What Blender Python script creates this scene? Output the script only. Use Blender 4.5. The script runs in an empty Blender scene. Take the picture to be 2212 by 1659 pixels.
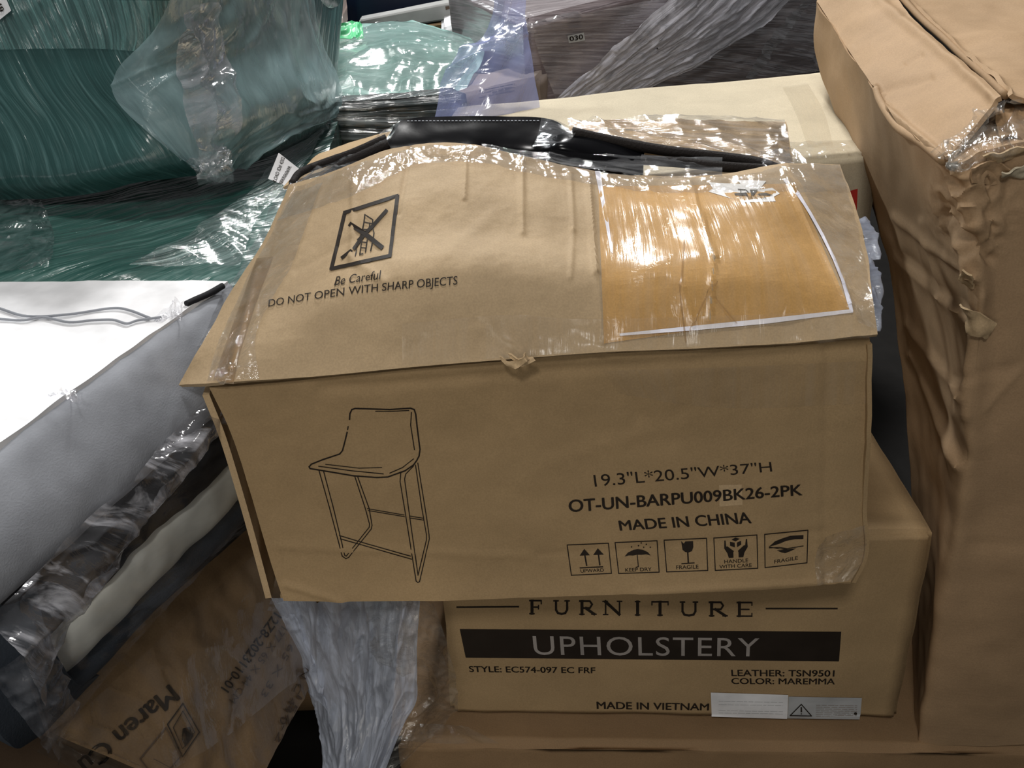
import bpy, bmesh, math, random
from mathutils import Vector, Matrix, noise
from mathutils.bvhtree import BVHTree
random.seed(7)
SC = bpy.context.scene
COL = SC.collection
R = math.radians

# ------------------------------------------------------------------ camera, world, lights, exposure
F = 2200.0
C0 = Vector((0, 0, 1.6))
CM = Matrix.Rotation(R(58.5), 3, 'X') @ Matrix.Rotation(R(-4.0), 3, 'Z')
cam_d = bpy.data.cameras.new('camera'); cam = bpy.data.objects.new('camera', cam_d); COL.objects.link(cam)
cam.matrix_world = Matrix.Translation(C0) @ CM.to_4x4()
cam_d.sensor_width = 36; cam_d.lens = 36 * F / 2212; cam_d.clip_start = 0.02
SC.camera = cam
SC.view_settings.view_transform = 'Standard'; SC.view_settings.look = 'None'
SC.view_settings.gamma = 1; SC.view_settings.exposure = 0.0; SC.view_settings.use_curve_mapping = False
W = bpy.data.worlds.new('world'); SC.world = W; W.use_nodes = True
W.node_tree.nodes['Background'].inputs[0].default_value = (0.95, 0.97, 1.0, 1)
W.node_tree.nodes['Background'].inputs[1].default_value = 0.09

def area(name, loc, target, w, h, power, color=(1, 1, 1)):
    d = bpy.data.lights.new(name, 'AREA'); d.shape = 'RECTANGLE'; d.size = w; d.size_y = h
    d.energy = power; d.color = color
    o = bpy.data.objects.new(name, d); COL.objects.link(o); o.location = loc
    o.rotation_euler = (Vector(target) - Vector(loc)).to_track_quat('-Z', 'Y').to_euler()
    return o
area('high_bay_or_fill_lamp', (0.35, 4.6, 4.3), (0, 1.2, 1.0), 0.5, 0.35, 160, (1, 0.985, 0.96))
area('high_bay_or_fill_lamp', (-0.3, 1.35, 4.4), (0, 1.9, 0.8), 0.5, 0.5, 44, (1, 0.98, 0.95))  # overhead fill, added to brighten the fronts of the far goods
area('high_bay_or_fill_lamp', (-2.6, 5.4, 4.0), (-0.3, 1.5, 1.0), 0.9, 0.3, 140, (0.93, 0.98, 1.0))
area('high_bay_or_fill_lamp', (-0.5, -1.7, 4.1), (0.1, 2.0, 0.9), 0.5, 0.4, 50, (1, 0.97, 0.92))  # added fill high behind the camera, lifts the far front faces
area('front_fill_light', (-0.45, -0.75, 1.25), (0.0, 1.25, 0.60), 0.9, 0.8, 1.25, (1, 0.93, 0.80)).data.spread = R(66)  # added soft fill for the front faces, not a door opening

# ------------------------------------------------------------------ helpers
def ray(px, py): return (CM @ Vector(((px - 1106) / F, -(py - 829.5) / F, -1))).normalized()
def V(px, py, Y):
    d = ray(px, py); return C0 + d * (Y / d.y)
def Hz(px, py, z):
    d = ray(px, py); return C0 + d * ((z - C0.z) / d.z)
def VX(px, py, X):
    d = ray(px, py); return C0 + d * (X / d.x)
def on_plane(px, py, p, n):
    d = ray(px, py); return C0 + d * ((p - C0).dot(n) / d.dot(n))

def new_mat(name):
    m = bpy.data.materials.new(name); m.use_nodes = True
    return m, m.node_tree, m.node_tree.nodes, m.node_tree.links, m.node_tree.nodes['Principled BSDF']

def nz(nt, vec, scale, detail=3, rough=.5, dist=0):
    n = nt.nodes.new('ShaderNodeTexNoise'); n.inputs['Scale'].default_value = scale
    n.inputs['Detail'].default_value = detail; n.inputs['Roughness'].default_value = rough
    n.inputs['Distortion'].default_value = dist
    if vec is not None: nt.links.new(vec, n.inputs['Vector'])
    return n.outputs[0]
def mapping(nt, src, rot=0, sc=(1, 1, 1)):
    tc = nt.nodes.new('ShaderNodeTexCoord'); mp = nt.nodes.new('ShaderNodeMapping')
    mp.inputs['Rotation'].default_value = (0, 0, rot); mp2 = nt.nodes.new('ShaderNodeMapping')
    nt.links.new(tc.outputs[src], mp.inputs[0]); nt.links.new(mp.outputs[0], mp2.inputs[0])
    mp2.inputs['Scale'].default_value = sc
    return mp2.outputs[0]
def ramp(nt, fac, stops):
    r = nt.nodes.new('ShaderNodeValToRGB'); nt.links.new(fac, r.inputs[0])
    el = r.color_ramp.elements
    while len(el) < len(stops): el.new(.5)
    for e, (p, c) in zip(el, stops):
        e.position = p; e.color = (*c, 1) if len(c) == 3 else c
    return r.outputs[0]
def bump(nt, h, s=.3, d=.001, prev=None):
    b = nt.nodes.new('ShaderNodeBump'); b.inputs['Strength'].default_value = s; b.inputs['Distance'].default_value = d
    nt.links.new(h, b.inputs['Height'])
    if prev: nt.links.new(prev, b.inputs['Normal'])
    return b.outputs[0]
def sc3(c, k): return tuple(x * k for x in c)

def cardboard(name, col, gloss=.0, flute=(260, 6, 6), coat=0):
    m, nt, N, L, P = new_mat(name)
    v = mapping(nt, 'Object')
    a = ramp(nt, nz(nt, v, 5, 4, .6), [(.3, sc3(col, .88)), (.7, sc3(col, 1.1))])
    f = ramp(nt, nz(nt, v, 420, 2), [(.3, (.9,) * 3), (.7, (1.06,) * 3)])
    mx = N.new('ShaderNodeMixRGB'); mx.blend_type = 'MULTIPLY'; mx.inputs[0].default_value = 1
    L.new(a, mx.inputs[1]); L.new(f, mx.inputs[2]); L.new(mx.outputs[0], P.inputs['Base Color'])
    P.inputs['Roughness'].default_value = .72 - gloss; P.inputs['Specular IOR Level'].default_value = .25
    b = bump(nt, nz(nt, mapping(nt, 'Object', 0, flute), 1, 2), .25, .0008)
    b = bump(nt, nz(nt, v, 14, 4), .35, .006, b)
    L.new(b, P.inputs['Normal'])
    if coat:
        P.inputs['Coat Weight'].default_value = coat; P.inputs['Coat Roughness'].default_value = .12
        L.new(bump(nt, nz(nt, v, 9, 3, .5, 1.5), .6, .02), P.inputs['Coat Normal'])
    return m
def plain(name, col, rough=.6, spec=.4, metal=0, bs=0, bscale=60):
    m, nt, N, L, P = new_mat(name)
    v = mapping(nt, 'Object')
    L.new(ramp(nt, nz(nt, v, 18, 4), [(.3, sc3(col, .85)), (.7, sc3(col, 1.12))]), P.inputs['Base Color'])
    P.inputs['Roughness'].default_value = rough; P.inputs['Specular IOR Level'].default_value = spec
    P.inputs['Metallic'].default_value = metal
    if bs: L.new(bump(nt, nz(nt, v, bscale, 4), bs, .003), P.inputs['Normal'])
    return m
def wrapped(name, c1, c2, rot=0, stretch=(9, 160), haze=.35, hz=(.5, .55, .55), crough=.14, cb=.9, src='UV'):
    """a surface tightly wrapped in stretch film: coloured body, milky streaks, glossy streaky coat"""
    m, nt, N, L, P = new_mat(name)
    v = mapping(nt, 'Object')
    base = ramp(nt, nz(nt, v, 4, 4, .6), [(.35, c1), (.65, c2)])
    s = mapping(nt, src, rot, (stretch[0], stretch[1], stretch[0]))
    st = nz(nt, s, 1, 4, .58, .08)
    fac = ramp(nt, st, [(.5, (0,) * 3), (.78, (haze,) * 3)])
    mx = N.new('ShaderNodeMixRGB'); L.new(fac, mx.inputs[0]); L.new(base, mx.inputs[1]); mx.inputs[2].default_value = (*hz, 1)
    L.new(mx.outputs[0], P.inputs['Base Color'])
    P.inputs['Roughness'].default_value = .55
    P.inputs['Coat Weight'].default_value = 1; P.inputs['Coat Roughness'].default_value = crough
    b = bump(nt, st, cb, .004)
    b = bump(nt, nz(nt, mapping(nt, src, rot, (stretch[0] * .4, stretch[1] * .2, 3)), 1, 2, .5, .8), cb * .7, .02, b)
    L.new(b, P.inputs['Coat Normal']); L.new(b, P.inputs['Normal'])
    return m
def film(name, tint=(.85, .88, .92), haze=.25, rot=0, stretch=(12, 90), gl=.28, rough=.12, cb=1.0, hmin=0.03, dist=.004, r0=.42, r1=.75):
    """clear stretch film: see-through, milky along the folds, sharp reflections"""
    m, nt, N, L, P = new_mat(name)
    N.remove(P); out = N['Material Output']
    s = mapping(nt, 'UV', rot, (stretch[0], stretch[1], 1))
    st = nz(nt, s, 1, 5, .6, .6)
    b = bump(nt, st, cb, dist)
    b = bump(nt, nz(nt, mapping(nt, 'UV', rot, (stretch[0] * .5, stretch[1] * .18, 1)), 1, 3, .5, 1.2), cb, dist * 4, b)
    T = N.new('ShaderNodeBsdfTransparent'); T.inputs[0].default_value = (*[min(1, .9 + .1 * x) for x in tint], 1)
    D = N.new('ShaderNodeBsdfDiffuse'); D.inputs[0].default_value = (*tint, 1)
    TL = N.new('ShaderNodeBsdfTranslucent'); TL.inputs[0].default_value = (*tint, 1)
    DM = N.new('ShaderNodeMixShader'); DM.inputs[0].default_value = .35; L.new(D.outputs[0], DM.inputs[1]); L.new(TL.outputs[0], DM.inputs[2])
    G = N.new('ShaderNodeBsdfGlossy'); G.inputs['Roughness'].default_value = rough; L.new(b, G.inputs['Normal'])
    hf = ramp(nt, st, [(r0, (hmin,) * 3), (r1, (haze,) * 3)])
    M1 = N.new('ShaderNodeMixShader'); L.new(hf, M1.inputs[0]); L.new(T.outputs[0], M1.inputs[1]); L.new(DM.outputs[0], M1.inputs[2])
    lw = N.new('ShaderNodeLayerWeight'); lw.inputs[0].default_value = .25; L.new(b, lw.inputs['Normal'])
    ml = N.new('ShaderNodeMath'); ml.operation = 'MULTIPLY_ADD'; L.new(lw.outputs['Fresnel'], ml.inputs[0]); ml.inputs[1].default_value = gl * 2; ml.inputs[2].default_value = gl * .18
    cl = N.new('ShaderNodeClamp'); L.new(ml.outputs[0], cl.inputs[0]); cl.inputs['Max'].default_value = min(.55, gl * 1.15)
    M2 = N.new('ShaderNodeMixShader'); L.new(cl.outputs[0], M2.inputs[0]); L.new(M1.outputs[0], M2.inputs[1]); L.new(G.outputs[0], M2.inputs[2])
    L.new(M2.outputs[0], out.inputs[0])
    return m

# ---- objects
def thing(name, label, cat, loc=(0, 0, 0), group=None):
    o = bpy.data.objects.new(name, None); COL.objects.link(o); o.location = loc; o.empty_display_size = .05
    o['label'] = label; o['category'] = cat
    if group: o['group'] = group
    return o
def tag(o, label=None, cat=None, group=None, kind=None):
    for k, v in (('label', label), ('category', cat), ('group', group), ('kind', kind)):
        if v: o[k] = v
    return o
def link(name, me, mat, parent=None, label=None, smooth=True):
    o = bpy.data.objects.new(name, me); COL.objects.link(o)
    if mat: me.materials.append(mat)
    if smooth: me.polygons.foreach_set('use_smooth', [True] * len(me.polygons))
    if parent:
        o.parent = parent
        p = parent; off = Vector((0, 0, 0))
        while p: off += p.location; p = p.parent
        o.location = -off
    if label: o['label'] = label
    return o

def cr(p, t):
    n = len(p) - 1
    if n == 1: return p[0].lerp(p[1], t)
    x = t * n; i = min(int(x), n - 1); f = x - i
    a = p[i - 1] if i > 0 else p[0] * 2 - p[1]; b = p[i]; c = p[i + 1]; d = p[i + 2] if i + 2 <= n else p[n] * 2 - p[n - 1]
    return 0.5 * ((2 * b) + (c - a) * f + (2 * a - 5 * b + 4 * c - d) * f * f + (3 * b - a - 3 * c + d) * f ** 3)
def li(p, t):
    n = len(p) - 1; x = t * n; i = min(int(x), n - 1); return p[i].lerp(p[i + 1], x - i)
def surf(rows, nu, nv, lu=False, lv=False, fix=0):
    rows = [[(V(*q) if not isinstance(q, Vector) else q) for q in r] for r in rows]
    fu = li if lu else cr; fv = li if lv else cr
    RR = [[fu(r, i / nu) for i in range(nu + 1)] for r in rows]
    return [[fv([r[i] for r in RR], j / nv) for i in range(nu + 1)] for j in range(nv + 1)]
def norms(G):
    nv = len(G); nu = len(G[0]); out = []; c = Vector((0, 0, 0)); m = Vector((0, 0, 0))
    for j in range(nv):
        row = []
        for i in range(nu):
            a = G[j][min(i + 1, nu - 1)] - G[j][max(i - 1, 0)]; b = G[min(j + 1, nv - 1)][i] - G[max(j - 1, 0)][i]
            n = b.cross(a); n = n.normalized() if n.length > 1e-12 else Vector((0, -1, 0)); row.append(n)
            m += n; c += G[j][i]
        out.append(row)
    c /= nu * nv
    if m.dot(C0 - c) < 0: out = [[-n for n in r] for r in out]
    return out
def uvs(G):
    nv = len(G); nu = len(G[0]); mj = nv // 2; mi = nu // 2
    U = [0]; Vv = [0]
    for i in range(1, nu): U.append(U[-1] + (G[mj][i] - G[mj][i - 1]).length)
    for j in range(1, nv): Vv.append(Vv[-1] + (G[j][mi] - G[j - 1][mi]).length)
    return U, Vv
def displace(G, fn, keep=0):
    N = norms(G); U, Vv = uvs(G); nv = len(G); nu = len(G[0])
    out = []
    for j in range(nv):
        out.append([])
        for i in range(nu):
            w = 1
            if keep: w = min(1, min(i, nu - 1 - i, j, nv - 1 - j) / keep)
            out[-1].append(G[j][i] + N[j][i] * (fn(U[i], Vv[j], G[j][i]) * w))
    return out
def ridged(s, amp, rot=0, st=1, seed=0, sharp=1.0):
    c, sn = math.cos(rot), math.sin(rot)
    def f(u, v, p):
        a = (u * c + v * sn) * s; b = (-u * sn + v * c) * s * st
        w = noise.noise(Vector((a * .7, b * .4, seed + 9))) * .8
        q = Vector((a + w, b + w * st * .3, seed)); r = 1 - abs(noise.noise(q)) * 2.2
        r2 = 1 - abs(noise.noise(q * 2.3 + Vector((5, 5, 5)))) * 2.2
        return amp * (max(r, 0) ** (1 + sharp) + .4 * max(r2, 0) ** (1 + sharp) - .4)
    return f
def lumpy(s, amp, seed=0):
    return lambda u, v, p: amp * noise.fractal(p * s + Vector((seed, 0, 0)), .6, 2, 3)
def both(*fs): return lambda u, v, p: sum(f(u, v, p) for f in fs)

def sheet(name, G, mat, parent=None, thick=.004, label=None, rim=None, smooth=True, inset=None):
    """a sheet of real thickness; the far side is stitched to the near one"""
    N = norms(G); nv = len(G); nu = len(G[0]); U, Vv = uvs(G)
    vs = [p for r in G for p in r]; fs = []; uv = []
    for j in range(nv - 1):
        for i in range(nu - 1):
            q = (j * nu + i, j * nu + i + 1, (j + 1) * nu + i + 1, (j + 1) * nu + i); fs.append(q)
    n0 = len(vs)
    if thick:
        t = thick if isinstance(thick, Vector) else None
        for j in range(nv):
            for i in range(nu): vs.append(G[j][i] + (t if t else N[j][i] * -thick))
        for j in range(nv - 1):
            for i in range(nu - 1):
                fs.append((n0 + (j + 1) * nu + i, n0 + (j + 1) * nu + i + 1, n0 + j * nu + i + 1, n0 + j * nu + i))
        bd = [(0, i) for i in range(nu)] + [(j, nu - 1) for j in range(1, nv)] + [(nv - 1, i) for i in range(nu - 2, -1, -1)] + [(j, 0) for j in range(nv - 2, 0, -1)]
        for k in range(len(bd)):
            a = bd[k][0] * nu + bd[k][1]; b = bd[(k + 1) % len(bd)]; b = b[0] * nu + b[1]
            fs.append((b, a, n0 + a, n0 + b))
    me = bpy.data.meshes.new(name); me.from_pydata([tuple(v) for v in vs], [], fs)
    ul = me.uv_layers.new(name='UVMap')
    for l in me.loops:
        k = l.vertex_index % n0; ul.data[l.index].uv = (U[k % nu], Vv[k // nu])
    me.validate(); me.update()
    if thick:
        bm = bmesh.new(); bm.from_mesh(me); bmesh.ops.recalc_face_normals(bm, faces=bm.faces)
        for e in bm.edges:
            if len(e.link_faces) == 2 and e.calc_face_angle(0) > R(50): e.smooth = False
        bm.to_mesh(me); bm.free()
    return link(name, me, mat, parent, label, smooth)

def hexa(name, f4, b4, mat, parent=None, cuts=14, bev=.012, amp=.003, sc=6, seed=0, label=None, seg=2, crease=0, csc=9, smooth=True):
    """closed block from 4 near corners TL TR BR BL and 4 far ones, edges rounded, faces dented"""
    bm = bmesh.new(); v = [bm.verts.new(p) for p in list(f4) + list(b4)]
    for q in ((0, 1, 2, 3), (7, 6, 5, 4), (4, 5, 1, 0), (3, 2, 6, 7), (4, 0, 3, 7), (1, 5, 6, 2)): bm.faces.new([v[i] for i in q])
    bmesh.ops.subdivide_edges(bm, edges=bm.edges[:], cuts=cuts, use_grid_fill=True)
    bmesh.ops.recalc_face_normals(bm, faces=bm.faces)
    bm.normal_update()
    if bev:
        ed = [e for e in bm.edges if e.calc_face_angle(0) > R(40)]
        bmesh.ops.bevel(bm, geom=ed, offset=bev, segments=seg, affect='EDGES', clamp_overlap=True)
    bm.normal_update()
    S = Vector((seed, seed * 2, 0))
    new = []
    for w in bm.verts:
        d = amp * noise.fractal(w.co * sc + S, .6, 2, 3)
        if crease:
            r = 1 - abs(noise.noise(w.co * csc + S)) * 2.5; d += crease * max(0, r) ** 2
            r = 1 - abs(noise.noise(w.co * csc * 2.1 - S)) * 2.5; d += crease * .5 * max(0, r) ** 2
        new.append(w.co + w.normal * d)
    for w, p in zip(bm.verts, new): w.co = p
    me = bpy.data.meshes.new(name); bm.to_mesh(me); bm.free()
    ul = me.uv_layers.new(name='UVMap')
    c = sum((Vector(q) for q in f4), Vector((0, 0, 0))) / 4
    ux = (f4[1] - f4[0]).normalized(); dv = (f4[3] - f4[0]).normalized(); dd = (b4[0] - f4[0]).normalized()
    for poly in me.polygons:
        n = poly.normal; ad = [abs(n.dot(ux)), abs(n.dot(dv)), abs(n.dot(ux.cross(dv)))]
        k = ad.index(max(ad))
        for l in poly.loop_indices:
            p = me.vertices[me.loops[l].vertex_index].co - c
            a, b = ((p.dot(dd), p.dot(dv)), (p.dot(ux), p.dot(dd)), (p.dot(ux), p.dot(dv)))[k]
            ul.data[l].uv = (a, b)
    return link(name, me, mat, parent, label, smooth)

def tree_of(*objs):
    vs = []; fs = []
    for o in objs:
        k = len(vs); mw = o.location.copy(); p = o.parent
        while p: mw += p.location; p = p.parent
        vs += [v.co + mw for v in o.data.vertices]; fs += [[k + i for i in q.vertices] for q in o.data.polygons]
    return BVHTree.FromPolygons(vs, fs)
def hit(T, px, py, off=.0008):
    d = ray(px, py); h = T.ray_cast(C0, d)
    if h[0] is None:
        return None
    n = h[1] if h[1].dot(d) < 0 else -h[1]
    return h[0] + n * off
def drape(name, T, rows, nu, nv, mat, parent=None, off=.004, disp=None, thick=0, label=None, fallY=None, lu=False):
    """film or tape lying on whatever the given tree holds"""
    P = [[Vector((q[0], q[1], 0)) for q in r] for r in rows]
    G2 = surf(P, nu, nv, lu, lu); last = None; G = []
    for r in G2:
        row = []
        for q in r:
            h = hit(T, q.x, q.y, off)
            if h is None and last is not None: h = V(q.x, q.y, last.y)
            if h is None: h = V(q.x, q.y, fallY or 1.2)
            row.append(h); last = h
        last = row[0]; G.append(row)
    if disp: G = displace(G, disp)
    return sheet(name, G, mat, parent, thick, label)

def text_mesh(s, size=1, bold=0.0, shear=0, spacing=1.0, align='LEFT'):
    cu = bpy.data.curves.new('t', 'FONT'); cu.body = s; cu.size = size; cu.offset = 0; cu.shear = shear
    cu.space_character = spacing; cu.align_x = align; cu.resolution_u = 4
    o = bpy.data.objects.new('t', cu); COL.objects.link(o)
    dg = bpy.context.evaluated_depsgraph_get(); me = bpy.data.meshes.new_from_object(o.evaluated_get(dg))
    vs = [(v.co.x, v.co.y) for v in me.vertices]; fs = [tuple(p.vertices) for p in me.polygons]
    bpy.data.objects.remove(o); bpy.data.curves.remove(cu); bpy.data.meshes.remove(me)
    if bold:
        n = len(vs); v0 = vs; f0 = fs; vs = []; fs = []
        for k, (dx, dy) in enumerate(((-1, 0), (1, 0), (0, .5), (0, -.5))):
            vs = vs + [(x + dx * bold * .8, y + dy * bold * .8) for x, y in v0]; fs = fs + [tuple(i + n * k for i in f) for f in f0]
    return vs, fs
def quadmap(vs, quad, flip=False):
    """fit 2-d vertices to the quad TL TR BR BL"""
    x0 = min(v[0] for v in vs); x1 = max(v[0] for v in vs); y0 = min(v[1] for v in vs); y1 = max(v[1] for v in vs)
    a, b, c, d = [Vector(q) for q in quad]; out = []
    for x, y in vs:
        u = (x - x0) / (x1 - x0); v = 1 - (y - y0) / (y1 - y0)
        p = (a.lerp(b, u)).lerp(d.lerp(c, u), v); out.append((p.x, p.y))
    return out
def stroke(pts, w, closed=False):
    """2-d ribbon along points, split finely"""
    P = [Vector(p) for p in pts]
    if closed: P.append(P[0])
    vs = []; fs = []
    for k in range(len(P) - 1):
        a, b = P[k], P[k + 1]; d = (b - a)
        if d.length < 1e-6: continue
        d.normalize(); n = Vector((-d.y, d.x)) * w / 2; a = a - d * w * .35; b = b + d * w * .35
        m = max(1, int((b - a).length / 22)); i0 = len(vs)
        for t in range(m + 1):
            q = a.lerp(b, t / m); vs += [tuple(q + n), tuple(q - n)]
        for t in range(m): j = i0 + 2 * t; fs.append((j, j + 1, j + 3, j + 2))
    return vs, fs
def polyf(pts):
    return [tuple(p) for p in pts], [tuple(range(len(pts)))]
def rectf(q, n=14, m=3):
    a, b, c, d = [Vector(p) for p in q]; vs = []; fs = []
    for j in range(m + 1):
        for i in range(n + 1): vs.append(tuple((a.lerp(b, i / n)).lerp(d.lerp(c, i / n), j / m)))
    for j in range(m):
        for i in range(n): k = j * (n + 1) + i; fs.append((k, k + 1, k + n + 2, k + n + 1))
    return vs, fs
def join2(*ms):
    V2 = []; F2 = []
    for vs, fs in ms:
        k = len(V2); V2 += list(vs); F2 += [tuple(i + k for i in f) for f in fs]
    return V2, F2
def decal(name, T, mesh2, mat, parent, off=.0008, label=None):
    vs, fs = mesh2; out = []; last = None
    for x, y in vs:
        h = hit(T, x, y, off)
        if h is None: h = V(x, y, last.y if last else 1.1)
        out.append(h); last = h
    me = bpy.data.meshes.new(name); me.from_pydata([tuple(p) for p in out], [], fs); me.validate(); me.update()
    return link(name, me, mat, parent, label, False)
def T2(s, quad, bold=0, shear=0, spacing=1.0):
    vs, fs = text_mesh(s, 1, bold, shear, spacing); return quadmap(vs, quad), fs
def circ(cx, cy, r, n=12, ry=None): return polyf([(cx + r * math.cos(2 * math.pi * k / n), cy + (ry or r) * math.sin(2 * math.pi * k / n)) for k in range(n)])
def tube(name, pts, rad, mat, parent=None, seg=8, label=None):
    P = [p if isinstance(p, Vector) else V(*p) for p in pts]; n = len(P) * 5
    C = [cr(P, t / n) for t in range(n + 1)]; vs = []; fs = []
    for k, c in enumerate(C):
        d = (C[min(k + 1, n)] - C[max(k - 1, 0)]).normalized(); a = d.orthogonal().normalized()
        if k and a.dot(pa) < 0: a = -a
        pa = a; b = d.cross(a); r = rad if not isinstance(rad, (list, tuple)) else rad[0] + (rad[1] - rad[0]) * k / n
        for s in range(seg):
            t = 2 * math.pi * s / seg; vs.append(c + a * math.cos(t) * r + b * math.sin(t) * r)
    for k in range(n):
        for s in range(seg): fs.append((k * seg + s, k * seg + (s + 1) % seg, (k + 1) * seg + (s + 1) % seg, (k + 1) * seg + s))
    fs.append(tuple(range(seg - 1, -1, -1))); fs.append(tuple(n * seg + s for s in range(seg)))
    me = bpy.data.meshes.new(name); me.from_pydata([tuple(v) for v in vs], [], fs); me.update()
    return link(name, me, mat, parent, label)
def down(p, d): return p + Vector((0, 0, -d))

# ------------------------------------------------------------------ materials
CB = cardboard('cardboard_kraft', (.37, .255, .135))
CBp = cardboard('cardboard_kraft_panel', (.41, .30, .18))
CBl = cardboard('cardboard_pale', (.52, .45, .325))
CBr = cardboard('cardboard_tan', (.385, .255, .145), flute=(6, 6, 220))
CBd = cardboard('cardboard_dark', (.30, .19, .10))
CBe = cardboard('cardboard_inner', (.50, .36, .21))
CBo = cardboard('orange_envelope', (.50, .285, .09), .1, coat=.08)
INK = plain('ink', (.022, .016, .012), .6, .2)
INKg = plain('ink_faint', (.10, .07, .05), .7, .2)
PAPER = plain('paper', (.78, .78, .80), .55)
PAPERg = plain('paper_grey', (.42, .43, .44), .6)
GREYINK = plain('grey_letter', (.30, .27, .25), .6)
TEARW = plain('torn_white', (.80, .79, .88), .45)
BLACK = plain('black_leatherette', (.004, .004, .005), .20, .22, 0, .1, 25)
FOAMB = plain('black_foam', (.012, .009, .008), .8, .3, 0, .5, 300)
WHITE = plain('white_ticking', (.86, .86, .88), .8, .2)
GREY = plain('grey_border_fabric', (.30, .315, .35), .75, .3, 0, .15, 400)
DARKF = plain('charcoal_fabric', (.012, .012, .015), .8, .3, 0, .2, 300)
BLUEF = plain('blue_grey_fabric', (.035, .045, .06), .8, .3, 0, .2, 300)
BANDW = plain('off_white_band', (.85, .85, .78), .8, .2)
CONC = plain('concrete_floor', (.012, .011, .010), .85, .2, 0, .3, 30)  # near-black floor colour stands in for shade in the gaps
REDP = plain('red_print', (.45, .03, .02), .6)
TAPE = film('clear_packing_tape', (.84, .78, .66), .14, R(90), (3, 60), .08, .20, .35, .03)
TAPEb = film('brown_packing_tape', (.50, .32, .15), .6, 0, (3, 50), .2, .2, .3, .35)
FILM = film('stretch_film', (.86, .88, .92), .34, 0, (10, 90), .34, .11, 1.0, .03)
FILMh = film('stretch_film_bunched', (.72, .79, .95), .95, R(90), (14, 70), .25, .2, .9, .5)
FILMc = film('clear_bag_film', (.86, .86, .93), .55, R(35), (10, 34), .30, .13, .9, .08, .006)
FILMb = film('blue_film', (.45, .52, .95), .55, R(70), (5, 18), .25, .16, .6, .35, .006)
FILMd = film('diagonal_film', (.75, .75, .88), .62, 0, (6, 120), .5, .12, 1.0, .12)
FILMw = film('whitish_corner_film', (.82, .79, .72), .20, 0, (26, 40), .22, .1, 1.0, .04)
TEAL1 = wrapped('teal_wrap_dark', (.008, .048, .046), (.018, .075, .072), R(-52), (7, 150), .34, (.22, .42, .42), .14, .5)
TEAL2 = wrapped('teal_wrap_flat', (.014, .085, .070), (.03, .12, .10), R(28), (7, 110), .35, (.35, .55, .52))
TEAL3 = wrapped('teal_wrap_pale', (.22, .42, .38), (.40, .62, .57), R(6), (5, 40), .4, (.7, .9, .88), .22, .6)  # pale teal, base lightened further to carry the film glare
BLKW = wrapped('black_wrap', (.006, .012, .014), (.015, .025, .028), 0, (3, 90), .5, (.35, .45, .48), .12)
BRNW = wrapped('brown_wrap', (.13, .10, .105), (.22, .18, .19), R(-6), (4, 90), .55, (.5, .44, .46), .2, .6)

# ------------------------------------------------------------------ the setting
me = bpy.data.meshes.new('floor'); bm = bmesh.new()
bmesh.ops.create_grid(bm, x_segments=30, y_segments=30, size=6); bm.to_mesh(me); bm.free()
fl = link('floor', me, CONC); fl.location = (0, 3, -.06); tag(fl, kind='structure')
CMi = CM.transposed()
def proj(p):
    q = CMi @ (p - C0); return (1106 + F * q.x / -q.z, 829.5 - F * q.y / -q.z)

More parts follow.
